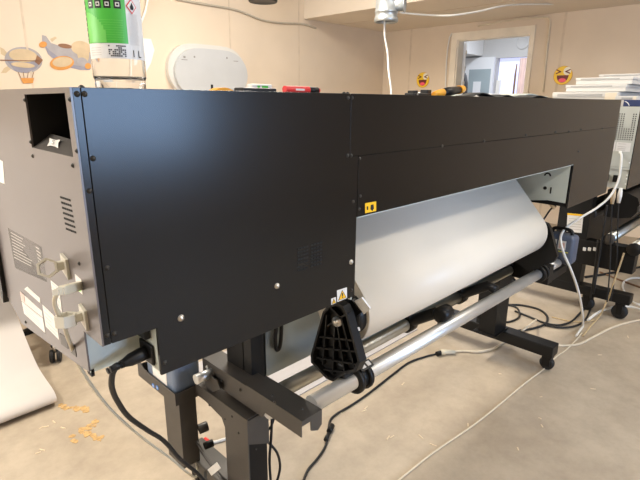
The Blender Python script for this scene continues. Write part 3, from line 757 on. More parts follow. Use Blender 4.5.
# web: wraps the camera side of the roll and rises into the printer
v = Vector((0.29-RC[0], 1.02-RC[1])); d_ = v.length
a_ = math.atan2(v.y, v.x) + math.acos(RR/d_)
N = 48; prof_r = []
a_end = a_
for i in range(N+1):
    t = a_end + 2*PI*i/N
    prof_r.append((RC[0]+RR*math.cos(t), RC[1]+RR*math.sin(t)))
rl = MB(); ra_, rb_ = [], []
for (y, z) in prof_r[:-1]:
    ra_.append(rl.bm.verts.new((RX0, y, z))); rb_.append(rl.bm.verts.new((RX1, y, z)))
for i in range(N):
    f = rl.bm.faces.new((ra_[i], ra_[(i+1) % N], rb_[(i+1) % N], rb_[i])); f.smooth = True
rl.bm.faces.new(ra_); rl.bm.faces.new(rb_)
mr = rl.build('media_roll', 'white_media')
tag(mr, 'big white media roll feeding up into the back of the long black printer', 'paper roll')
tp = Vector((RC[0]+(RR+0.001)*math.cos(a_), RC[1]+(RR+0.001)*math.sin(a_)))
wb_ = MB()
webp = [(RC[0]+(RR+0.001)*math.cos(a_+2.6*k/26), RC[1]+(RR+0.001)*math.sin(a_+2.6*k/26)) for k in range(26, -1, -1)] + [(tp.x+(0.29-tp.x)*k/8, tp.y+(1.02-tp.y)*k/8) for k in range(1, 9)]
def ribbon(mb, prof2, x0, x1, th=0.0008):
    va = [mb.bm.verts.new((x0, y, z)) for y, z in prof2]; vb = [mb.bm.verts.new((x1, y, z)) for y, z in prof2]
    for i in range(len(prof2)-1):
        f = mb.bm.faces.new((va[i], va[i+1], vb[i+1], vb[i])); f.smooth = True
ribbon(wb_, webp, RX0, RX1)
wo = wb_.build('paper_web', 'white_media', mr, normals=False)
sd = wo.modifiers.new('s', 'SOLIDIFY'); sd.thickness = 0.0006
MB().cyl((RX0-0.03, *RC), (RX1+0.03, *RC), 0.03, 24).build('core_tube', 'decal_brown', mr)
for p_ in mr.data.polygons: p_.use_smooth = len(p_.vertices) == 4

# ---- roll brackets
def bracket(x0, x1, side, name):
    xm = 0.64
    sil = [(326, 310), (332, 303.5), (340, 301.5), (346, 305), (350, 313), (363, 361), (359, 370), (348, 372), (336, 380), (329, 377), (314, 361), (313.5, 354)]
    P = [at(x, y, 'x', xm) for x, y in sil]
    pts = [(p.y, p.z) for p in P]
    root = MB()
    
    # back plate, raised rim and ribs on the outer face
    xb = (x1-0.006) if side < 0 else x0
    root.prism([(xb, y, z) for y, z in pts], (0.006, 0, 0))
    cy = sum(p[0] for p in pts)/len(pts); cz = sum(p[1] for p in pts)/len(pts)
    xa, xw = (x0, x1-x0-0.006) if side < 0 else (x0+0.006, x1-x0-0.006)
    inn = [(cy+(y-cy)*0.90, cz+(z-cz)*0.93) for y, z in pts]
    root.prism([(xa, y, z) for y, z in pts], (xw, 0, 0), holes=[[(xa, y, z) for y, z in inn]])
    def rib(a, b, w=0.0022, d=0.75):
        a, b = Vector(a), Vector(b); t = (b-a).normalized(); nrm = Vector((-t.y, t.x))*w
        s0 = xa + (xw*(1-d) if side < 0 else 0)
        root.prism([(s0, *(a+nrm)), (s0, *(a-nrm)), (s0, *(b-nrm)), (s0, *(b+nrm))], (xw*d, 0, 0))
    def px(x, y): q_ = at(x, y, 'x', xm); return (q_.y, q_.z)
    for a, b in (((321, 336), (355, 340)), ((318, 347), (358, 351)), ((318, 357), (360, 364)), ((325, 369), (352, 372)),
                 ((328, 314), (324, 364)), ((336, 326), (334, 374)), ((339, 326), (346, 372)), ((343, 318), (356, 368)), ((330, 305), (343, 318)), ((329, 325), (350, 312))):
        rib(px(*a), px(*b))
    return root, px
rb, pxf = bracket(0.628, 0.655, -1, 'b')
br = rb.build('roll_bracket', 'black_plastic', pr)
hp = at(336, 322, 'x', 0.63)
MB().lathe([(0.0, 0.006), (0.006, 0.006), (0.0085, 0.002), (0.0085, 0.0), (0.014, 0.0), (0.014, -0.02)], (0.629, hp.y, hp.z), (-1, 0, 0), 20).build('pivot_bolt', 'screw_steel', br)
MB().lathe([(0.0, -0.02), (0.03, -0.02), (0.052, -0.018), (0.058, 0.0), (0.058, 0.02), (0.03, 0.028), (0.0, 0.028)], (0.686, RC[0]-0.035, RC[1]), (1, 0, 0), 28).build('roll_hub', 'black_plastic', br)
tg = [at(x, y, 'x', 0.668) for x, y in [(354.5, 301.5), (362, 298), (370, 309), (364, 314.5)]]
lv = MB().prism([tuple(p) for p in tg], (0.008, 0.004, 0.0))
plabel(lv.build('lock_lever', 'tag_white', br), 'white lock lever')
lv2 = MB().prism([tuple(at(x, y, 'x', 0.664)) for x, y in [(345, 303), (351.5, 299.5), (361, 312), (357, 316), (349, 310)]], (0.012, 0, 0))
lv2.build('lever_mount', 'black_plastic', br)
tgl = [at(x, y, 'x', 0.65) for x, y in [(350.5, 329), (355, 326.5), (356, 330), (351.8, 331.5)]]
plabel(MB().prism([Vector(p)+Vector((0.002, -0.008, 0)) for p in tgl], (0.004, -0.002, 0)).build('small_tag', 'label_white', br), 'tiny white tag')
# clamp rings round the front pipe
def clamp(tc, par, s=1.0):
    c0 = onpipe(tc); ax = (FPB-FPA).normalized()
    cr = MB()
    for off in (-0.022, 0.016):
        prof_c = [(0.022, off-0.008), (0.038*s, off-0.008), (0.04*s, off-0.004), (0.04*s, off+0.004), (0.038*s, off+0.008), (0.022, off+0.008)]
        cr.lathe(prof_c, c0, ax, 36, closed=True)
    cr.lathe([(0.022, -0.02), (0.030*s, -0.02), (0.030*s, 0.02), (0.022, 0.02)], c0, ax, 36, closed=True)
    return cr.build('pipe_clamp', 'black_plastic', par), c0
t_ = (0.715-FPA.x)/(FPB.x-FPA.x)
cl, cc = clamp(t_, br)
bl = MB().obox(cc+Vector((0.006, -0.016, 0.041)), Vector((1, 0, 0)), Vector((0, 0.87, 0.5)), Vector((0, -0.5, 0.87)), 0.026, 0.012, 0.003)
bl.build('clamp_latch', 'black_plastic', cl)
lt = MB()
for k in (-1, 1):
    lt.obox(cc+Vector((0.006+k*0.011, -0.0178, 0.0447)), Vector((1, 0, 0)), Vector((0, 0.87, 0.5)), Vector((0, -0.5, 0.87)), 0.007, 0.007, 0.0006)
plabel(lt.build('latch_marks', 'film_print', cl), 'pale marks')
# neck joining bracket and clamp
MB().box(0.645, 0.70, 0.075, 0.16, 0.52, 0.57, 0.006).build('bracket_neck', 'black_plastic', br)
# right hand bracket
rb2, _ = bracket(1.985, 2.01, 1, 'b')
for v_ in rb2.bm.verts: v_.co.y -= 0.01; v_.co.z -= 0.012
br2 = rb2.build('roll_bracket', 'black_plastic', pr)
cl2, _ = clamp((2.035-FPA.x)/(FPB.x-FPA.x), br2)
MB().lathe([(0.0, -0.02), (0.03, -0.02), (0.052, -0.018), (0.058, 0.0), (0.058, 0.02), (0.03, 0.028), (0.0, 0.028)], (1.962, RC[0]-0.03, RC[1]), (1, 0, 0), 28).build('roll_hub', 'black_plastic', br2)
# support arms between the pipes
def support(px0, px1, knob):
    p0 = RPA.lerp(RPB, px0); p1 = onpipe(px1)
    mb = MB()
    mb.tube([p0+Vector((0, 0.0, 0.0)), p0+Vector((0, -0.03, 0.025)), p1+Vector((0, 0.05, 0.035)), p1+Vector((0, 0.012, 0.026))], 0.021, 12)
    mb.lathe([(0.0225, -0.02), (0.031, -0.02), (0.031, 0.02), (0.0225, 0.02)], p0, RPB-RPA, 24, closed=True)
    o = mb.build('support_arm', 'black_plastic', pr)
    if knob:
        kp = p1+Vector((-0.0, 0.02, 0.042))
        MB().lathe([(0.0, -0.03), (0.022, -0.03), (0.029, -0.026), (0.029, 0.026), (0.024, 0.03), (0.0, 0.03)], kp, (1, 0, 0), 28).build('support_roller', 'black_plastic', o)
support((1.17-RPA.x)/(RPB.x-RPA.x), (1.20-FPA.x)/(FPB.x-FPA.x), True)
support((1.55-RPA.x)/(RPB.x-RPA.x), (1.60-FPA.x)/(FPB.x-FPA.x), False)
# ---- blue-grey drive unit at the right end of the pipe
du_ = MB().box(2.27, 2.36, 0.020, 0.172, 0.478, 0.628, 0.02, 4).build('drive_unit', 'unit_blue', pr)
for f in du_.data.polygons: f.use_smooth = True
plabel(du_, 'blue-grey drive box with handle and label')
MB().tube([(2.315, 0.045, 0.62), (2.315, 0.05, 0.643), (2.315, 0.07, 0.652), (2.315, 0.12, 0.652), (2.315, 0.14, 0.643), (2.315, 0.145, 0.62)], 0.009, 10, 3).build('handle', 'black_plastic', du_)
dl = MB()
dl.m(0).box(2.2685, 2.27, 0.100, 0.150, 0.572, 0.604); dl.box(2.2685, 2.27, 0.055, 0.092, 0.556, 0.602)
dl.m(1).box(2.2680, 2.2685, 0.06, 0.087, 0.562, 0.592)
dl.m(2).box(2.2685, 2.27, 0.040, 0.155, 0.543, 0.548)
plabel(dl.build('unit_label', ['label_white', 'label_pink', 'line_yellow'], du_), 'white and pink label over a yellow line')
MB().box(2.146, 2.36, 0.06, 0.14, 0.42, 0.462, 0.004).build('unit_mount', 'black_steel', pr)
MB().box(2.085, 2.145, 0.055, 0.49, 0.42, 0.512, 0.004).build('arm', 'black_steel', pr)
MB().box(2.10, 2.16, 0.28, 0.40, 0.137, 0.815).build('rear_column', 'black_steel', pr)
# ---- warning stickers on the back
def back_sticker(px, name, y=-0.0006, mb=None, idx=0):
    mb.m(idx).prism([at(x, yy_, 'y', y) for x, yy_ in px], (0, 0.0006, 0)); return mb
ws = MB(); ywp = -0.0016
back_sticker([(365.2, 203.3), (376.2, 201.3), (376.2, 211), (365.2, 213.2)], '', ywp, ws, 0)
back_sticker([(367, 206.5), (368.3, 206.2), (368.3, 209.8), (367, 210)], '', ywp-0.0007, ws, 1)
back_sticker([(371, 205), (373.5, 204.2), (374, 208.5), (372.5, 211), (370.6, 209.2)], '', ywp-0.0007, ws, 1)
plabel(ws.build('warning_sticker', ['warn_yellow', 'warn_black'], pr), 'small yellow warning sticker with a hand symbol')
def warn_tri(quad, lab):
    mb = MB(); P = [at(x, y, 'y', -0.0006) for x, y in quad]
    def uv(u, v_, d): q_ = P[3].lerp(P[2], u).lerp(P[0].lerp(P[1], u), v_); return Vector((q_.x, -0.0006-d, q_.z))
    mb.m(0).prism([uv(0, 0, 0), uv(1, 0, 0), uv(1, 1, 0), uv(0, 1, 0)], (0, 0.0006, 0))
    mb.m(2).poly([uv(.06, .08, .0004), uv(.94, .08, .0004), uv(.5, .92, .0004)])
    mb.m(1).poly([uv(.14, .13, .0008), uv(.86, .13, .0008), uv(.5, .82, .0008)])
    mb.m(2).poly([uv(.45, .34, .0012), uv(.55, .34, .0012), uv(.57, .64, .0012), uv(.43, .64, .0012)])
    mb.m(2).poly([uv(.45, .20, .0012), uv(.55, .20, .0012), uv(.55, .29, .0012), uv(.45, .29, .0012)])
    plabel(mb.build('warning_sticker', ['label_white', 'warn_yellow', 'warn_black'], pr, normals=False), lab)
warn_tri([(337, 290.5), (347, 287.3), (347, 298), (337.4, 302)], 'larger white sticker with a yellow warning triangle')
warn_tri([(331.2, 298.8), (336, 297), (336.2, 302.8), (331.4, 305)], 'smaller white sticker with a yellow warning triangle')

# ================================================================== CABLES ON THE LEFT END
def hexring(c, r, rin, ax, h, mb):
    ax = Vector(ax).normalized(); a = ax.orthogonal().normalized(); b = ax.cross(a)
    o = [c+(a*math.cos(PI*k/3+0.3)+b*math.sin(PI*k/3+0.3))*r - ax*h/2 for k in range(6)]
    i = [c+(a*math.cos(PI*k/3+0.3)+b*math.sin(PI*k/3+0.3))*rin - ax*h/2 for k in range(6)]
    mb.prism(o, ax*h, holes=[i]); return mb
def cclamp(px, py, ax, x0, r, h, name, lab):
    c0 = at(px, py, 'x', x0)
    if ax is None: ax = (c0-CAM).normalized()+Vector((0.15, 0.0, -0.1))
    t = thing(name, lab, 'cable clamp', (0, c0.y, c0.z), 'cable clamps on the printer end')
    mb = MB(); hexring(c0, r, r*0.76, ax, h, mb)
    mb.build('clip_ring', 'clamp_plastic', t)
    b_ = MB().prism([(-0.0075, c0.y-0.016, c0.z-0.022), (-0.0075, c0.y+0.006, c0.z-0.012), (-0.0075, c0.y+0.006, c0.z+0.018), (-0.0075, c0.y-0.016, c0.z+0.012)], (0.0045, 0, 0))
    b_.box(x0+r*0.80, -0.0065, c0.y-0.006, c0.y+0.004, c0.z-0.007, c0.z+0.007, 0.001)
    b_.build('clip_base', 'clamp_plastic', t)
    return c0
k1 = cclamp(47.5, 268, None, -0.03, 0.0165, 0.011, 'cable_clamp', 'empty beige hexagonal cable clamp above the plugged beige connector')
k2 = cclamp(66, 320, (0.05, 0.1, 1), -0.03, 0.0165, 0.018, 'cable_clamp', 'beige cable clamp gripping the beige cable near the printer bottom')
# beige network cable
pU = at(78.5, 286, 'x', -0.008)
cabpts = [pU, at(66, 289, 'x', -0.035), at(58, 293, 'x', -0.048), at(54.5, 301, 'x', -0.05), at(57, 311, 'x', -0.042), at(63, 322, 'x', -0.03), at(67, 335, 'x', -0.028)]
low = [(73.5, 352, 0.16), (80, 367, 0.20), (92, 386, 0.25), (112, 411, 0.30), (140, 436, 0.36), (170, 458, 0.42), (196, 477, 0.46)]
cabpts += [at(x, y, 'y', v_) for x, y, v_ in low] + [Vector((0.445, 0.56, 0.14))]
ug = MB().tube(cabpts[1:], 0.0034, 10, 6)
uo = ug.build('network_cable', 'beige_plastic')
tag(uo, 'beige cable plugged into the printer end and hanging down to the floor', 'cable')
cn = MB()
dirc = (at(61, 291, 'x', -0.046)-pU).normalized()
sidev = dirc.cross(Vector((0, 0, 1))).normalized(); upv = sidev.cross(dirc)
L0 = (at(64, 289.5, 'x', -0.040)-pU).length
cn.obox(pU+dirc*(L0*0.5), dirc, sidev, upv, L0*0.60, 0.0055, 0.0068, 0.0015)
cn.build('plug', 'beige_plastic', uo)
st = MB()
for k in range(4):
    st.obox(pU+dirc*(L0*(1.1+0.13*k)), dirc, sidev, upv, 0.0016, 0.005-0.0004*k, 0.0052-0.0005*k)
st.build('strain_relief', 'clamp_plastic', uo)
# black mains lead
pA_ = Vector((0.083, 0.043, 0.842)); pd_ = (pA_-at(126, 362, 'y', 0.043)).normalized()
pwp = [Vector((0.045, 0.043, 0.838)), pA_-pd_*0.06, at(117, 365.5, 'y', 0.042), at(112.5, 374, 'y', 0.05), at(112, 388, 'y', 0.08), at(118, 402, 'y', 0.12), at(129, 417, 'y', 0.17), at(147, 430, 'y', 0.21), at(164, 441, 'y', 0.25), at(180, 459, 'y', 0.29), at(196, 472, 'y', 0.33), at(205, 481, 'y', 0.36), Vector((0.40, 0.42, 0.16))]
po = MB().tube(pwp[1:], 0.0052, 10, 6).build('power_cord', 'black_rubber')
tag(po, 'thick black mains cord plugged under the printer and looping down left of the tank', 'cable')
pg = MB()
pd = (Vector((0.083, 0.043, 0.842))-at(126, 362, 'y', 0.043)).normalized(); ps = Vector((0, 1, 0)); pu_ = pd.cross(ps)*-1
pA = Vector((0.083, 0.043, 0.842))
pg.tube([pA, pA-pd*0.012, pA-pd*0.028, pA-pd*0.040, pA-pd*0.044], lambda t: 0.0125 if t < 0.3 else (0.0115 if t < 0.6 else 0.0075), 14)
for k in range(5): pg.cyl(pA-pd*(0.044+k*0.0055), pA-pd*(0.047+k*0.0055), 0.0070-0.0004*k, 12)
pg.tube([pA-pd*0.04, pA-pd*0.062], 0.0055, 10)
pg.build('plug', 'black_plastic', po)
# dark cables with a white tag by the column
def cable(name, lab, pts, r, m_, cat='cable', k=6, group=None):
    o = MB().tube(pts, r, 8, k).build(name, m_); tag(o, lab, cat, group); return o
wc = cable('thin_lead', 'dark lead with a white tag running down between the two left columns', path([(190.5, 426, 'x', 0.436), (196, 440, 'x', 0.425), (205, 455, 'x', 0.415), (214, 468, 'x', 0.41), (224, 484, 'x', 0.40)]), 0.004, 'stand_grey')
tgp = [at(x, y, 'x', 0.405) for x, y in [(208, 469.5), (217, 462), (221, 468), (212, 475.5)]]
plabel(MB().prism([tuple(p) for p in tgp], (-0.002, 0, 0)).build('tag', 'label_white', wc), 'white paper tag')
cable('thin_lead', 'dark lead looping just behind the tagged one beside the holder column', path([(190, 432, 'x', 0.442), (198, 446, 'x', 0.435), (208, 461, 'x', 0.43), (219, 474, 'x', 0.425), (232, 486, 'x', 0.42)]), 0.004, 'black_rubber')
cable('hanging_lead', 'black lead hanging straight down right of the front column', path([(272, 419, 'y', 0.27), (271, 440, 'y', 0.26), (269.5, 460, 'y', 0.26), (271, 485, 'y', 0.26)]), 0.004, 'black_rubber')
cable('hanging_lead', 'black lead curving out and back right of the front column', path([(265, 440, 'y', 0.28), (272, 446, 'y', 0.26), (278, 455, 'y', 0.25), (280, 468, 'y', 0.25), (276, 485, 'y', 0.25)]), 0.004, 'black_rubber')
cable('short_lead', 'short black lead bending up under the arm end to the column', path([(264, 432, 'y', 0.31), (269, 429, 'y', 0.29), (273, 422, 'y', 0.27), (274, 414, 'y', 0.27)]), 0.0035, 'black_rubber')
# red plug with pale lead on the floor between the columns
rp = MB().tube([at(205, 439.5, 'z', 0.012), at(209, 443, 'z', 0.012)], 0.010, 12).build('lead_plug', 'red_plastic')
tag(rp, 'red plug with a pale lead on the floor between the left columns', 'plug')
MB().tube([at(209, 442, 'z', 0.012), at(215, 442, 'z', 0.006), at(222, 440, 'z', 0.006), at(232, 437, 'z', 0.006)], 0.006, 8, 4).build('lead', 'white_cable', rp)

# ================================================================== THINGS ON TOP OF THE PRINTER
bz = ZT
bx, by = 0.134, 0.150; BR = 0.0425
bt = thing('clear_bottle', 'clear plastic bottle with a green label standing on the printer top', 'bottle', (bx, by, bz))
prof_o = [(0.0, 0.0045), (0.030, 0.004), (0.038, 0.0), (0.0405, 0.003), (0.0405, 0.016), (0.0425, 0.020), (0.0425, 0.180), (0.039, 0.198), (0.026, 0.214), (0.0145, 0.222), (0.0145, 0.24)]
prof_i = [(0.0133, 0.24), (0.0133, 0.223), (0.0248, 0.2135), (0.0378, 0.197), (0.0412, 0.179), (0.0412, 0.022), (0.039, 0.018), (0.0, 0.018)]
body_b = MB().lathe(prof_o+prof_i, (bx, by, bz), n=56).build('bottle_body', 'clear_plastic', bt)
MB().lathe([(0.0, 0.0), (0.0175, 0.0), (0.0175, 0.022), (0.015, 0.024), (0.0, 0.024)], (bx, by, bz+0.236), n=32).build('cap', 'white_trim', bt)
to_cam = math.atan2(CAM.y-by, CAM.x-bx)
def onb(ang_deg, z, r): t = to_cam + math.radians(ang_deg); return Vector((bx+r*math.cos(t), by+r*math.sin(t), bz+z))
def patch(mb, a0, a1, z0, z1, r, idx, n=None):
    n = n or max(2, int(abs(a1-a0)/5)); mb.m(idx)
    for k in range(n):
        u0, u1 = a0+(a1-a0)*k/n, a0+(a1-a0)*(k+1)/n
        mb.poly([onb(u0, z0, r), onb(u1, z0, r), onb(u1, z1, r), onb(u0, z1, r)])
lb = MB(); r0 = BR+0.0004
patch(lb, -76, 78, 0.048, 0.180, r0, 0)
patch(lb, -76, 24, 0.071, 0.180, r0+0.0003, 1)
for k in range(12):
    a0, a1 = -70+4.2*k, -70+4.2*(k+1); patch(lb, a0, a1, 0.072, 0.072+0.045*math.sqrt(max(0.02, 1-(k/12)**2)), r0+0.0005, 2, 1)
for a in (-50, -31, -12, 8):
    patch(lb, a-7, a+7, 0.122, 0.134, r0+0.0007, 3); patch(lb, a-4, a+4, 0.125, 0.131, r0+0.0009, 0); patch(lb, a-2.2, a+2.2, 0.1265, 0.1295, r0+0.0011, 3, 1)
for k in range(14): patch(lb, -75, -70.5, 0.074+0.0078*k, 0.079+0.0078*k, r0+0.0007, 3)
for k in range(9): patch(lb, -38, 16, 0.076+0.0036*k, 0.0765+0.0036*k, r0+0.0007, 2)
for k in range(4): patch(lb, -66, -34, 0.053+0.0036*k, 0.0537+0.0036*k, r0+0.0005, 4)
for k in range(6):
    for j in range(9):
        if random.random() < .62: patch(lb, -18+4.0*j, -14.8+4.0*j, 0.051+0.0030*k, 0.053+0.0030*k, r0+0.0005, 3, 1)
for k in range(34): patch(lb, 28, 52+random.uniform(-2, 2), 0.070+0.0014*k, 0.0704+0.0014*k, r0+0.0005, 4)
def dia(zc, ac, h, r, idx): lb.m(idx).poly([onb(ac, zc-h, r), onb(ac+h*1150, zc, r), onb(ac, zc+h, r), onb(ac-h*1150, zc, r)])
for zc in (0.1275, 0.151):
    dia(zc, 38, 0.0115, r0+0.0012, 5); dia(zc, 38, 0.0092, r0+0.0016, 0)
    lb.m(3).poly([onb(38+a*230, zc+b, r0+0.002) for a, b in ((-0.016, -0.005), (0.016, -0.005), (0.02, -0.001), (0.008, 0.003), (0.002, 0.006), (-0.010, 0.002), (-0.02, -0.001))])
lb.m(3).text('1 L', (0, 0, 0), (1, 0, 0), (0, 0, 1), 0.0155, bend=lambda x, y: onb(42+math.degrees(x/BR), 0.0560+y, r0+0.0008))
lb.build('bottle_label', ['label_white', 'green_ink', 'green_pale', 'warn_black', 'film_print', 'red_plastic'], bt, normals=False)
bc = MB(); bc.m(0); patch(bc, -66, -50, 0.004, 0.014, BR-0.0012, 0)
plabel(bc.build('base_sticker', ['label_white'], bt, normals=False), 'tiny pale sticker')

def lie(a, b, z=None): return Vector(a), Vector(b)
# red marker
def top_pt(px, y, dz): p = at(px, 92, 'y', y); return Vector((p.x, y, ZT+dz))
yk = 0.20
mA, mB_ = top_pt(284.5, yk, 0.010), top_pt(319, yk, 0.010)
mk = thing('marker_pen', 'red marker pen with a black cap lying on the printer top', 'pen', (mA.x, yk, ZT))
dm = mB_-mA
MB().tube([mA, mA+dm*0.03, mA+dm*0.68], 0.0085, 14).build('barrel', 'red_plastic', mk)
MB().tube([mA+dm*0.67, mA+dm*0.95], 0.0075, 14).build('pen_cap', 'black_plastic', mk)
MB().tube([mA+dm*0.95, mB_], 0.0055, 14).build('end_plug', 'red_plastic', mk)
plabel(MB().box((mA+dm*0.25).x, (mA+dm*0.5).x, yk-0.0088, yk-0.008, ZT+0.008, ZT+0.0125).build('print', 'label_white', mk), 'white lettering strip')
# black flat pen box
qa, qb = top_pt(242, 0.17, 0), top_pt(275.5, 0.17, 0)
tag(MB().box(qa.x, qb.x, 0.165, 0.20, ZT, ZT+0.011, 0.003).build('flat_case', 'black_plastic'), 'flat black case lying on the printer top below the white oval unit', 'case')
qa, qb = top_pt(250, 0.36, 0), top_pt(270, 0.36, 0)
wp = tag(MB().box(qa.x, qb.x, 0.35, 0.375, ZT, ZT+0.026, 0.003).build('white_packet', 'label_white'), 'white packet with two green marks behind the flat black case', 'packet')
gm = MB()
for px0, px1 in ((257.5, 260), (262, 268)):
    a, b = at(px0, 86, 'y', 0.3495), at(px1, 86, 'y', 0.3495); gm.box(a.x, b.x, 0.349, 0.35, ZT+0.013, ZT+0.022)
gm.build('green_mark', 'green_ink', wp)
qa = top_pt(213, 0.30, 0); qb = top_pt(236, 0.30, 0)
om = MB(); n_ = 12
om.prism([(qa.x+(qb.x-qa.x)*k/n_, 0.30, ZT+0.0005+0.013*math.sin(PI*k/n_)**0.7) for k in range(n_+1)], (0, 0.03, 0))
tag(om.build('tape_piece', 'orange_plastic'), 'low orange scrap on the printer top in front of the white oval unit', 'tape')
# black tool
qa, qb = top_pt(412, 0.26, 0), top_pt(431, 0.26, 0)
cl_ = thing('clip_tool', 'small black clip tool left of the yellow-ended knife', 'tool', ((qa.x+qb.x)/2, 0.27, ZT))
tb = MB().box(qa.x, qb.x, 0.25, 0.29, ZT, ZT+0.012, 0.003); tb.box(qa.x+0.01, qa.x+0.03, 0.255, 0.285, ZT+0.012, ZT+0.020, 0.002); tb.box(qb.x-0.03, qb.x-0.004, 0.255, 0.285, ZT+0.010, ZT+0.0235, 0.002)
tb.build('clip_body', 'black_plastic', cl_)
MB().cyl((qa.x+0.018, 0.249, ZT+0.007), (qa.x+0.018, 0.251, ZT+0.007), 0.004, 10).build('rivet', 'screw_steel', cl_)
# papers and cards on the top
def sheet(x0, x1, y0, y1, z, m_, name, lab, curl=0.0, sk=0.0):
    mb = MB(); n = 14; va = []; vb = []
    for k in range(n+1):
        t = k/n; zz = z + curl*math.sin(PI*t)**2*(0.6+0.4*math.sin(5*t))
        va.append((x0+(x1-x0)*t, y0+sk*t, zz)); vb.append((x0+(x1-x0)*t+0.02, y1+sk*t, zz+0.001))
    VA = [mb.bm.verts.new(p) for p in va]; VB = [mb.bm.verts.new(p) for p in vb]
    for k in range(n): f = mb.bm.faces.new((VA[k], VA[k+1], VB[k+1], VB[k])); f.smooth = True
    o = mb.build(name, m_, normals=False)
    s_ = o.modifiers.new('s', 'SOLIDIFY'); s_.thickness = 0.0035; s_.offset = 1.0
    tag(o, lab, 'paper'); return o
def tx(px, y): return at(px, 92, 'y', y).x
sheet(tx(428, .33), tx(446, .33), 0.33, 0.46, ZT+0.001, 'white_sheet', 'paper_sheet', 'crumpled white paper lying under the tip of the yellow-ended knife', 0.017)
sheet(tx(452, .37), tx(484, .37), 0.37, 0.50, ZT+0.001, 'paper_pale', 'paper_sheet', 'pale sheet lying just right of the yellow-ended knife', 0.012)
sheet(tx(470, .16), tx(500, .16), 0.16, 0.225, ZT+0.002, 'card_black', 'black_card', 'curled black card directly below the doorway', 0.013)
sheet(tx(480, .265), tx(517, .265), 0.265, 0.36, ZT+0.001, 'label_white', 'paper_sheet', 'white sheet resting over the curled black card', 0.016)
sheet(tx(500, .165), tx(518, .165), 0.165, 0.235, ZT+0.001, 'card_black', 'black_card', 'flat black card between the curled card and the pale green sheet', 0.009)
sheet(tx(518, .28), tx(548, .28), 0.28, 0.50, ZT+0.010, 'paper_pale', 'paper_sheet', 'pale green sheet at the right end of the papers on the printer', 0.012)
sheet(tx(530, .14), tx(553, .14), 0.14, 0.23, ZT+0.001, 'card_black', 'black_card', 'rightmost black card on the printer, nearest the white trays', 0.010)
# knife
kA, kB = at(433.5, 94.2, 'y', 0.24), at(462.5, 89.2, 'y', 0.30)
kn = thing('utility_knife', 'black utility knife with yellow-orange ends lying on the papers', 'knife', (kA.x, 0.24, ZT))
dk = kB-kA
MB().tube([kA, kA+dk*0.10, kA+dk*0.28], lambda t: 0.008+0.006*t, 12).build('knife_nose', 'orange_plastic', kn)
MB().tube([kA+dk*0.27, kA+dk*0.5, kA+dk*0.86], lambda t: 0.0135+0.003*math.sin(PI*t), 12).build('grip', 'black_plastic', kn)
MB().tube([kA+dk*0.85, kA+dk*0.9, kB], lambda t: 0.0165-0.002*t, 12).build('end_cap', 'orange_plastic', kn)

# ================================================================== SECOND PRINTER AND ITS STACK
PX0 = 2.95; PZ = 1.246; PB = 0.79
Y2 = -0.015
p2 = thing('wide_format_printer', 'second black printer with a grey perforated end panel, far right', 'printer', (PX0+1.0, 0.3, 0))
MB().box(PX0+0.012, PX0+2.0, Y2+0.004, 0.62, PB+0.01, PZ-0.004).build('cabinet_core', 'dark_void', p2)
MB().box(PX0+0.001, PX0+2.0, Y2, Y2+0.004, 0.79, PZ).build('back_panel', 'black_panel', p2)
MB().box(PX0+0.001, PX0+2.0, Y2+0.004, 0.62, PZ-0.004, PZ).build('top_cover', 'black_panel', p2)
ep = MB().box(PX0-0.001, PX0+0.004, Y2+0.004, 0.25, 0.91, PZ).box(PX0+0.006, PX0+0.010, Y2+0.006, 0.25, PB, 0.905)
ep.box(PX0-0.001, PX0+0.010, Y2+0.004, 0.25, 0.900, 0.912)
epo = ep.build('end_panel', 'grey_grille', p2)
MB().box(PX0-0.001, PX0+0.004, 0.25, 0.62, PB, PZ).build('end_panel', 'black_panel', p2)
pf = MB()
for r_ in range(13):
    for c_ in range(9):
        y = Y2+0.018+0.0115*c_; z = 1.205-0.0115*r_
        if 2 <= c_ <= 4 and r_ < 7: continue
        pf.box(PX0-0.0016, PX0-0.0008, y-0.0028, y+0.0028, z-0.0032, z+0.0032)
plabel(pf.build('perforation', 'dark_void', p2), 'rows of dark holes')
l2 = MB(); l2.m(0).box(PX0-0.0018, PX0-0.001, Y2+0.018, 0.075, 1.0, 1.05); l2.box(PX0-0.0018, PX0-0.001, 0.08, 0.115, 1.0, 1.05)
for z in (1.042, 1.026, 1.016, 1.008): l2.m(1).box(PX0-0.0022, PX0-0.0018, 0.026, 0.066, z-0.0015, z+0.0015)
l2.build('rating_label', ['label_white', 'film_print'], p2)
MB().box(PX0-0.012, PX0+0.006, 0.035, 0.062, 0.825, 0.865, 0.003).build('power_inlet', 'black_plastic', p2)
MB().box(PX0-0.012, PX0+0.006, 0.085, 0.112, 0.825, 0.865, 0.003).build('power_inlet', 'black_plastic', p2)
for z in (0.94, 0.87, 0.85, 0.82): screw((PX0-0.001, Y2+0.010, z), (-1, 0, 0), 0.004, 0).build('screw', 'tag_white', p2)
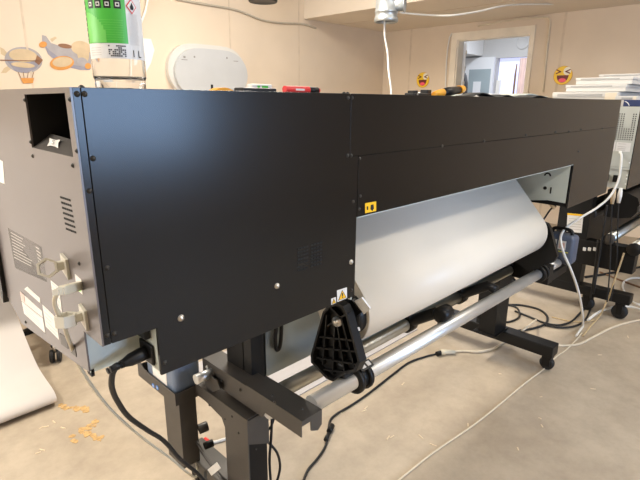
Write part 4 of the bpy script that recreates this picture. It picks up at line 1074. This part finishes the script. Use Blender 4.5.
# leg, foot, beam
MB().box(PX0+0.0, PX0+0.08, -0.135, 0.66, 0.105, 0.165, 0.006).build('foot', 'black_steel', p2)
def caster2(x, y):
    cb = MB().box(x-0.025, x+0.025, y-0.025, y+0.025, 0.088, 0.107); cb.box(x-0.024, x-0.02, y-0.015, y+0.015, 0.03, 0.09); cb.box(x+0.02, x+0.024, y-0.015, y+0.015, 0.03, 0.09)
    c_ = cb.build('castor', 'black_steel', p2)
    MB().lathe([(0.0, -0.018), (0.03, -0.018), (0.044, -0.012), (0.044, 0.012), (0.03, 0.018), (0.0, 0.018)], (x, y, 0.044), (1, 0, 0), 28).build('wheel', 'black_rubber', c_)
caster2(PX0+0.04, -0.085); caster2(PX0+0.04, 0.10); caster2(PX0+0.04, 0.60)
MB().box(PX0+0.0, PX0+0.08, 0.15, 0.33, 0.165, 0.80).build('column', 'black_steel', p2)
MB().box(PX0-0.003, PX0+0.08, -0.12, 0.30, 0.30, 0.455, 0.004).build('arm', 'black_steel', p2)
lb2 = MB()
q_ = [at(x, y, 'x', PX0-0.0015) for x, y in [(567.5, 213), (583.5, 214.5), (581.5, 233), (566.5, 231.5)]]
lb2.m(0).prism([tuple(p) for p in q_], (0.0014, 0, 0))
q_ = [at(x, y, 'x', PX0-0.0022) for x, y in [(567.5, 213), (583.5, 214.5), (583.4, 216.4), (567.4, 214.9)]]
lb2.m(1).prism([tuple(p) for p in q_], (0.0006, 0, 0))
for k in range(5):
    q_ = [at(x, y, 'x', PX0-0.0022) for x, y in [(569, 218+2.6*k), (581, 219.2+2.6*k), (581, 219.8+2.6*k), (569, 218.6+2.6*k)]]
    lb2.m(2).prism([tuple(p) for p in q_], (0.0004, 0, 0))
plabel(lb2.build('caution_label', ['label_white', 'warn_yellow', 'film_print'], p2), 'white caution label with a yellow header')
wm = MB()
for px in (584.5, 589.5, 594.8):
    p = at(px, 249, 'x', PX0-0.006); wm.box(PX0-0.010, PX0-0.003, p.y-0.009, p.y+0.009, p.z-0.012, p.z+0.010, 0.003)
plabel(wm.build('cable_clip', 'white_trim', p2), 'three small white clips')
# rounded black cover; a grey strip paints the highlight along its rim
cvp = MB()
prof_c = [(0.10, 0.60), (0.02, 0.60), (-0.045, 0.615), (-0.07, 0.65), (-0.075, 0.70), (-0.06, 0.735), (0.0, 0.76), (0.10, 0.765)]
cvp.prism([(PX0+0.085, y, z) for y, z in prof_c], (1.2, 0, 0))
cvo = cvp.build('roll_cover', 'black_plastic', p2)
MB().box(PX0+0.083, PX0+1.28, -0.080, -0.066, 0.650, 0.690, 0.006).build('rim_highlight', 'stand_grey', cvo)
def pipe2(y, z, r, x0, x1, name, m_): return MB().cyl((x0, y, z), (x1, y, z), r, 28).build(name, m_, p2)
pipe2(-0.11, 0.455, 0.034, PX0-0.02, PX0+1.8, 'front_pipe', 'pipe_dark')
pipe2(0.025, 0.49, 0.030, PX0-0.02, PX0+1.8, 'rear_pipe', 'pipe_dark')
MB().box(PX0+0.085, PX0+1.9, 0.19, 0.23, 0.36, 0.66, 0.003).build('gap_darkener', 'black_steel', p2)  # added black panel that keeps the gap under the second printer dark
pipe2(0.18, 0.60, 0.035, PX0+0.09, PX0+1.8, 'core_tube', 'stand_grey')
MB().lathe([(0.0, -0.004), (0.036, -0.004), (0.038, 0.0), (0.038, 0.01)], (PX0-0.022, -0.11, 0.455), (1, 0, 0), 28).build('pipe_end', 'black_plastic', p2)
MB().lathe([(0.0, -0.004), (0.031, -0.004), (0.033, 0.0), (0.033, 0.01)], (PX0-0.022, 0.025, 0.49), (1, 0, 0), 28).build('pipe_end', 'stand_grey', p2)

# ---- stacked white trays on the second printer
def tray(x0, y0, y1, z0, h, lab, tan=False, dep=0.55):
    t = tag(MB().box(x0, x0+dep, y0, y1, z0, z0+h*0.86, 0.003).build('flat_carton', 'tray_white'), lab, 'carton', 'white cartons stacked on the second printer')
    lid = MB().box(x0-0.004, x0+dep+0.004, y0-0.004, y1+0.004, z0+h*0.60, z0+h*0.97, 0.003)
    lid.build('lid', 'tray_white', t)
    bd = MB().box(x0-0.0052, x0-0.003, y0+(y1-y0)*0.22, y1-0.03, z0+h*0.66, z0+h*0.84)
    bd.build('printed_band', 'tray_shade', t)
    if tan:
        plabel(MB().box(x0-0.0055, x0-0.003, y0+0.005, y0+(y1-y0)*0.18, z0+h*0.40, z0+h*0.92).build('tape_patch', 'tray_tan', t), 'tan tape patch')
    return t
h0 = 0.046; zb_ = PZ
tray(3.36, 0.215, 0.61, zb_, 0.088, 'lowest white carton of the near stack, tan tape at its right end', True)
tray(3.40, 0.185, 0.545, zb_+0.088, h0, 'second white carton up in the near stack', False)
tray(3.44, 0.165, 0.50, zb_+0.088+h0, h0, 'top white carton of the near stack beside the laughing face sticker', False)
tray(4.02, -0.30, 0.43, PZ, 0.19, 'lower white carton of the far stack, mostly hidden by the near one', False, 0.5) if False else None
t_b = [(PZ, 0.075, 'bottom white carton of the right-hand stack, beside the navy pack'), (PZ+0.075, 0.055, 'second white carton up in the right-hand stack'), (PZ+0.13, 0.05, 'third white carton up in the right-hand stack'), (PZ+0.18, 0.045, 'topmost white carton, long and level, at the right edge')]
for i, (z, h, lab) in enumerate(t_b):
    tray(3.99 if i == 3 else 3.995, -0.0+0.01*i, 0.52, z, h, lab, False, 0.5)
tray(3.14, 0.055, 0.165, PZ, 0.060, 'small white carton with a pale end at the corner of the second printer', True, 0.19)
nv = tag(MB().box(3.05, 3.12, 0.012, 0.10, PZ, PZ+0.036, 0.002).build('navy_pack', 'navy_card'), 'navy pack with a white curved line on the corner of the second printer', 'pack')
nl = MB().tube([(3.0485, 0.094, PZ+0.028), (3.0485, 0.085, PZ+0.024), (3.0485, 0.075, PZ+0.016), (3.0485, 0.068, PZ+0.004)], 0.0022, 6, 4)
plabel(nl.build('curved_line', 'label_white', nv), 'white curved line')

# ---- cables by the second printer
wc1 = cable('white_network_cable', 'white cable curving from the second printer end panel down to the floor', [Vector((PX0-0.012, 0.048, 0.995)), at(621.5, 157, 'x', 2.92), at(619, 178, 'x', 2.90), at(611, 195, 'x', 2.86), at(598, 207, 'x', 2.80), at(580, 218, 'x', 2.60), at(566, 228, 'x', 2.35), at(560.5, 238, 'x', 2.24), at(564, 254, 'x', 2.24), at(571, 270, 'x', 2.30), at(578, 290, 'x', 2.40), at(582, 310, 'x', 2.54), at(583, 325, 'z', 0.012), at(580, 330, 'z', 0.006), at(576, 336, 'z', 0.006)], 0.0062, 'white_cable')
MB().box(PX0-0.016, PX0-0.001, 0.041, 0.055, 0.988, 1.002, 0.002).build('plug', 'white_trim', wc1)
# pale plugs near the body corner
for i, (px, py) in enumerate(((613, 197), (619.5, 196))):
    a = at(px+1.5, py-8, 'x', 2.88+0.03*i); b = at(px-1, py+7, 'x', 2.88+0.03*i)
    o = MB().tube([a, a.lerp(b, .5), b], lambda t: 0.009+0.004*math.sin(PI*t), 10).build('mains_plug', 'decal_cream' if i == 0 else 'white_trim')
    tag(o, ('tan' if i == 0 else 'white')+' plug dangling below the corner of the second printer', 'plug')
    MB().tube([b, at(px-2, py+30, 'x', 2.9+0.03*i), at(px-3, py+70, 'x', 2.91+0.02*i), at(px-6-3*i, py+105, 'x', 2.90)], 0.004, 8, 5).build('cord', 'black_rubber', o)
fz = 0.006
tw = [at(624, 253, 'x', 2.93), at(619, 268, 'x', 2.92), at(613, 285, 'x', 2.915), at(609, 297, 'x', 2.91), at(606, 303, 'x', 2.90), at(603, 310, 'x', 2.89), at(598, 318, 'z', fz), at(590, 327, 'z', fz), at(583, 336, 'z', fz)]
cable('twine_cord', 'tan twisted cord hanging from the second printer pipe to the floor', tw, 0.005, 'twine')
def fl_(pts, z=0.005): return [at(x, y, 'z', z) for x, y in pts]
cable('floor_cable', 'white cable arching on the floor around the second printer castor', fl_([(588, 320), (597, 313), (608, 308.5), (620, 306.5), (632, 307), (644, 311)], 0.03), 0.0075, 'white_cable')
cable('floor_cable', 'white cable curling on the floor behind the second printer foot', fl_([(640, 278), (632, 278), (625, 281), (622.5, 286), (625, 293), (630, 300), (637, 304), (645, 305)]), 0.0075, 'white_cable')
cable('floor_cable', 'thin pale cable running diagonally across the floor from lower middle to the right foot', fl_([(394, 484), (410, 471), (430, 455), (450, 441), (475, 424), (500, 404), (524, 384), (545, 368), (556, 357), (566, 350), (576, 340), (582, 333)], 0.004), 0.0035, 'beige_cable')
cable('floor_cable', 'beige cable on the floor sweeping to the right edge below the second printer', fl_([(556, 345.5), (568, 345.5), (580, 343.5), (595, 336), (612, 327.5), (628, 322.5), (645, 319)], 0.005), 0.0058, 'beige_cable')
bxt = cable('extension_lead', 'beige extension lead ending in a socket in front of the right foot', fl_([(452, 351.5), (464, 351), (480, 351.5), (494, 348), (506, 341)], 0.008)+[at(516, 335, 'z', 0.06), at(523, 330, 'z', 0.145), at(528, 326, 'z', 0.10), at(536, 320, 'z', 0.02)], 0.006, 'beige_cable')
cnp = fl_([(440.5, 352.5), (446, 352), (455, 352)], 0.014)
MB().tube(cnp, lambda t: 0.016-0.007*t, 12).build('socket', 'beige_plastic', bxt)
bl_ = cable('floor_cable', 'black lead on the floor from the bottom edge to the beige socket', fl_([(303, 482), (308, 470), (318, 458), (325, 447), (328, 436), (329, 426), (331, 419), (338, 413), (350, 406), (365, 396), (378, 386), (392, 375), (408, 363), (424, 357), (436, 354)], 0.005), 0.0048, 'black_rubber')
MB().tube(fl_([(437, 354), (441, 352.6), (443.5, 352.3)], 0.014), 0.013, 10).build('plug', 'black_plastic', bl_)
for k, (px, py) in enumerate(((330.5, 428.5), (327, 437))):
    MB().tube(fl_([(px-1.4, py+3), (px+1.6, py-3)], 0.010), 0.0115-0.003*k, 10).build('ferrite', 'black_plastic', bl_)
cable('floor_cable', 'black lead looped on the floor behind the right foot', fl_([(497, 321), (508, 322), (519, 317), (517, 308), (505, 305), (497, 309)], 0.006), 0.006, 'black_rubber')
cable('floor_cable', 'black lead making one big loop on the floor toward the second printer', fl_([(505, 305), (520, 305), (538, 309), (547, 316), (545, 324), (530, 329), (512, 331), (500, 330)], 0.007), 0.0065, 'black_rubber')
cable('floor_cable', 'black lead running from the big loop up to the second printer column', fl_([(515, 311), (530, 317), (545, 323), (560, 325), (572, 321), (580, 313), (588, 305)], 0.008)+[at(591, 295, 'x', 2.93), at(595, 270, 'x', 2.93), at(598, 240, 'x', 2.93)], 0.006, 'black_rubber')
cable('floor_cable', 'black lead curving below the loop to the second printer column', fl_([(545, 325), (560, 327.5), (575, 326), (585, 320), (590, 310), (592, 303)], 0.009)+[at(594, 290, 'x', 2.92), at(598, 265, 'x', 2.92), at(604, 225, 'x', 2.92), at(607, 205, 'x', 2.92)], 0.006, 'black_rubber')
cable('floor_cable', 'thin brown lead lying flat on the floor behind the loops', fl_([(552, 317), (570, 321), (585, 322), (594, 320)], 0.004), 0.004, 'twine')
cable('floor_cable', 'black lead lying across the floor under the second printer', fl_([(585, 277), (605, 274), (625, 270), (645, 266)], 0.008), 0.009, 'black_rubber')
cable('floor_cable', 'brown lead lying across the floor under the second printer, nearer the back wall', fl_([(600, 272), (620, 280), (645, 289)], 0.006), 0.007, 'wood_dark')
cable('sensor_lead', 'thin black lead with a white connector looping beside the media roll end', path([(556, 206, 'x', 2.06), (551, 209, 'x', 2.06), (546, 216, 'x', 2.06), (543, 222, 'x', 2.05), (546, 231, 'x', 2.05)]), 0.004, 'black_rubber')
swc = MB().tube(path([(549.5, 203, 'x', 2.05), (552, 205.5, 'x', 2.05), (555, 208.5, 'x', 2.05)]), 0.008, 10).build('connector', 'decal_cream')
tag(swc, 'pale connector hanging below the grey inner plate', 'connector')

# floor shreds
sh_ = MB()
for (px, py) in [(540, 418.5), (542, 426), (518, 449), (541, 397), (403, 384), (433, 445), (421, 437), (593, 389), (600, 355), (41, 428), (45, 427), (38, 453), (42, 450), (63, 428), (54, 422), (340, 413), (364, 411), (388, 438), (392, 437), (366, 408), (628, 337), (500, 374), (468, 425)]:
    p = at(px, py, 'z', 0.0); a = random.uniform(0, PI); l = random.uniform(0.006, 0.014)
    dx_, dy_ = math.cos(a)*l, math.sin(a)*l; wx, wy = -math.sin(a)*0.0022, math.cos(a)*0.0022
    sh_.prism([(p.x-dx_+wx, p.y-dy_+wy, 0.0), (p.x-dx_-wx, p.y-dy_-wy, 0.0), (p.x+dx_-wx, p.y+dy_-wy, 0.0), (p.x+dx_+wx, p.y+dy_+wy, 0.0)], (0, 0, 0.002))
tag(sh_.build('paper_shreds', 'crumb'), 'tiny pale paper scraps scattered over the concrete floor', 'scraps', kind='stuff')
ds = MB()
for (x0, y0_, x1, y1_, k) in [(60, 405, 88, 409, 40), (80, 430, 96, 422, 34), (70, 436, 77, 441, 10), (92, 434, 101, 439, 26), (84, 432, 90, 434, 14)]:
    for _ in range(k):
        t = random.random(); p = at(x0+(x1-x0)*t+random.gauss(0, 0.8), y0_+(y1_-y0_)*t+random.gauss(0, 1.3)+2*math.sin(t*PI), 'z', 0.0)
        r_ = random.uniform(0.002, 0.010); a = random.uniform(0, 6)
        ds.prism([(p.x+r_*math.cos(a+j*2*PI/5)*1.3, p.y+r_*math.sin(a+j*2*PI/5), -0.001) for j in range(5)], (0, 0, 0.001+random.uniform(0.0003, 0.0018)))
tag(ds.build('sawdust_patch', 'saw_dust'), 'tan sawdust marks on the floor near the white draped sheet', 'sawdust', kind='stuff')

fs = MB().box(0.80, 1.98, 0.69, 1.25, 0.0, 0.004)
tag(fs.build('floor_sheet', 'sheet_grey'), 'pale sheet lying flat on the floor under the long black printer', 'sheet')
# white draped sheet at the left
pf_ = [(1.55, 0.004), (1.45, 0.004), (1.39, 0.010), (1.365, 0.026), (1.368, 0.046), (1.40, 0.064), (1.48, 0.075), (1.57, 0.092), (1.64, 0.13), (1.71, 0.185), (1.82, 0.29), (1.98, 0.46), (2.2, 0.68), (2.5, 0.96), (2.7, 1.12)]
pf2 = [(p.x, p.y) for p in spline([Vector((a, b, 0)) for a, b in pf_], 5)]
ws_ = MB(); ribbon(ws_, pf2, -1.0, 0.262)
wso = ws_.build('draped_sheet', 'white_sheet', normals=False); s2 = wso.modifiers.new('s', 'SOLIDIFY'); s2.thickness = 0.002; s2.offset = -1
tag(wso, 'big white sheet sloping down and curling onto the floor at the left edge', 'sheet')
# castored stand under the printer, behind
cbx, cby = 0.49, 1.98
cs_ = thing('castor_base', 'black castor base on the floor beside the white draped sheet', 'base', (cbx, cby, 0))
for k in range(5):
    a = 2*PI*k/5+0.5; e = Vector((cbx+0.24*math.cos(a), cby+0.24*math.sin(a), 0.085))
    lg_ = MB().tube([(cbx, cby, 0.12), tuple(e)], lambda t: 0.024-0.007*t, 10).build('leg', 'black_plastic', cs_)
    for s in (-1, 1):
        o_ = Vector((-math.sin(a), math.cos(a), 0))*0.016*s
        MB().cyl(Vector((e.x, e.y, 0.032))+o_*0.5, Vector((e.x, e.y, 0.032))+o_*1.5, 0.032, 20).build('wheel', 'black_rubber', lg_)
    MB().cyl((e.x, e.y, 0.05), (e.x, e.y, 0.09), 0.008, 10).build('stem', 'screw_steel', lg_)
MB().cyl((cbx, cby, 0.09), (cbx, cby, 0.55), 0.028, 20).build('post', 'black_plastic', cs_)
MB().box(cbx-0.2, cbx+0.2, cby-0.2, cby+0.2, 0.55, 0.62, 0.03, 3).build('seat', 'black_rubber', cs_)

# ================================================================== LIGHT
def ceil_light(x, y, lx, ly, power, lab, col=(1.0, 0.90, 0.76)):
    z = CEIL-0.001
    t = thing('ceiling_light', lab, 'light', (x, y, CEIL-0.06), 'ceiling light panels')
    fr = MB(); b = 0.03
    fr.box(x-lx/2-b, x+lx/2+b, y-ly/2-b, y-ly/2, z-0.06, z); fr.box(x-lx/2-b, x+lx/2+b, y+ly/2, y+ly/2+b, z-0.06, z)
    fr.box(x-lx/2-b, x-lx/2, y-ly/2, y+ly/2, z-0.06, z); fr.box(x+lx/2, x+lx/2+b, y-ly/2, y+ly/2, z-0.06, z)
    fr.build('frame', 'white_trim', t)
    MB().box(x-lx/2, x+lx/2, y-ly/2, y+ly/2, z-0.045, z-0.035).build('diffuser', 'lamp_glow', t)
    ld = bpy.data.lights.new('ceiling_lamp', 'AREA'); ld.shape = 'RECTANGLE'; ld.size = lx; ld.size_y = ly; ld.energy = power; ld.color = col
    lo = bpy.data.objects.new('ceiling_lamp', ld); C.objects.link(lo); lo.location = (0, 0, -0.001); lo.parent = t
    return t
WARM = (1.0, 0.92, 0.80)
ceil_light(2.0, 1.8, 1.2, 0.3, 84, 'ceiling light over the space behind the long printer', WARM)
ceil_light(-1.1, 1.0, 0.3, 1.2, 49, 'ceiling light near the left window', WARM)
ceil_light(0.6, -1.9, 1.2, 0.3, 38, 'ceiling light behind the camera', WARM)
ceil_light(3.0, -0.7, 1.2, 0.3, 23, 'ceiling light over the floor in front of the second printer', WARM)
def win_light(name, loc, rot, sx, sy, power, col):
    ld = bpy.data.lights.new(name, 'AREA'); ld.shape = 'RECTANGLE'; ld.size = sx; ld.size_y = sy; ld.energy = power; ld.color = col
    lo = bpy.data.objects.new(name, ld); C.objects.link(lo); lo.location = loc; lo.rotation_euler = rot
win_light('window_daylight', ((FW[0]+FW[1])/2, YF-0.14, (FW[2]+FW[3])/2), (PI/2, 0, 0), FW[1]-FW[0], FW[3]-FW[2], 105, (0.42, 0.64, 1.0))
win_light('window_daylight', (XL-0.14, (LW[0]+LW[1])/2, (LW[2]+LW[3])/2), (PI/2, 0, -PI/2), LW[1]-LW[0], LW[3]-LW[2], 110, (1.0, 0.95, 0.88))
ld = bpy.data.lights.new('next_room_fill', 'AREA'); ld.size = 0.6; ld.energy = 60; ld.color = (0.9, 0.94, 1.0)  # added fill light to brighten the next room; no such source is visible
lo = bpy.data.objects.new('next_room_fill', ld); C.objects.link(lo); lo.location = (6.6, 2.6, 2.58)

world = bpy.data.worlds.new('world'); bpy.context.scene.world = world; world.use_nodes = True
bg = world.node_tree.nodes['Background']; bg.inputs[0].default_value = (0.55, 0.72, 1.0, 1); bg.inputs[1].default_value = 1.0
sc = bpy.context.scene
sc.view_settings.view_transform = 'Standard'; sc.view_settings.look = 'None'; sc.view_settings.gamma = 1.0; sc.view_settings.use_curve_mapping = False
sc.view_settings.exposure = 0.0
sc.cycles.use_denoising = True
sc.cycles.max_bounces = 10
sc.cycles.transparent_max_bounces = 16
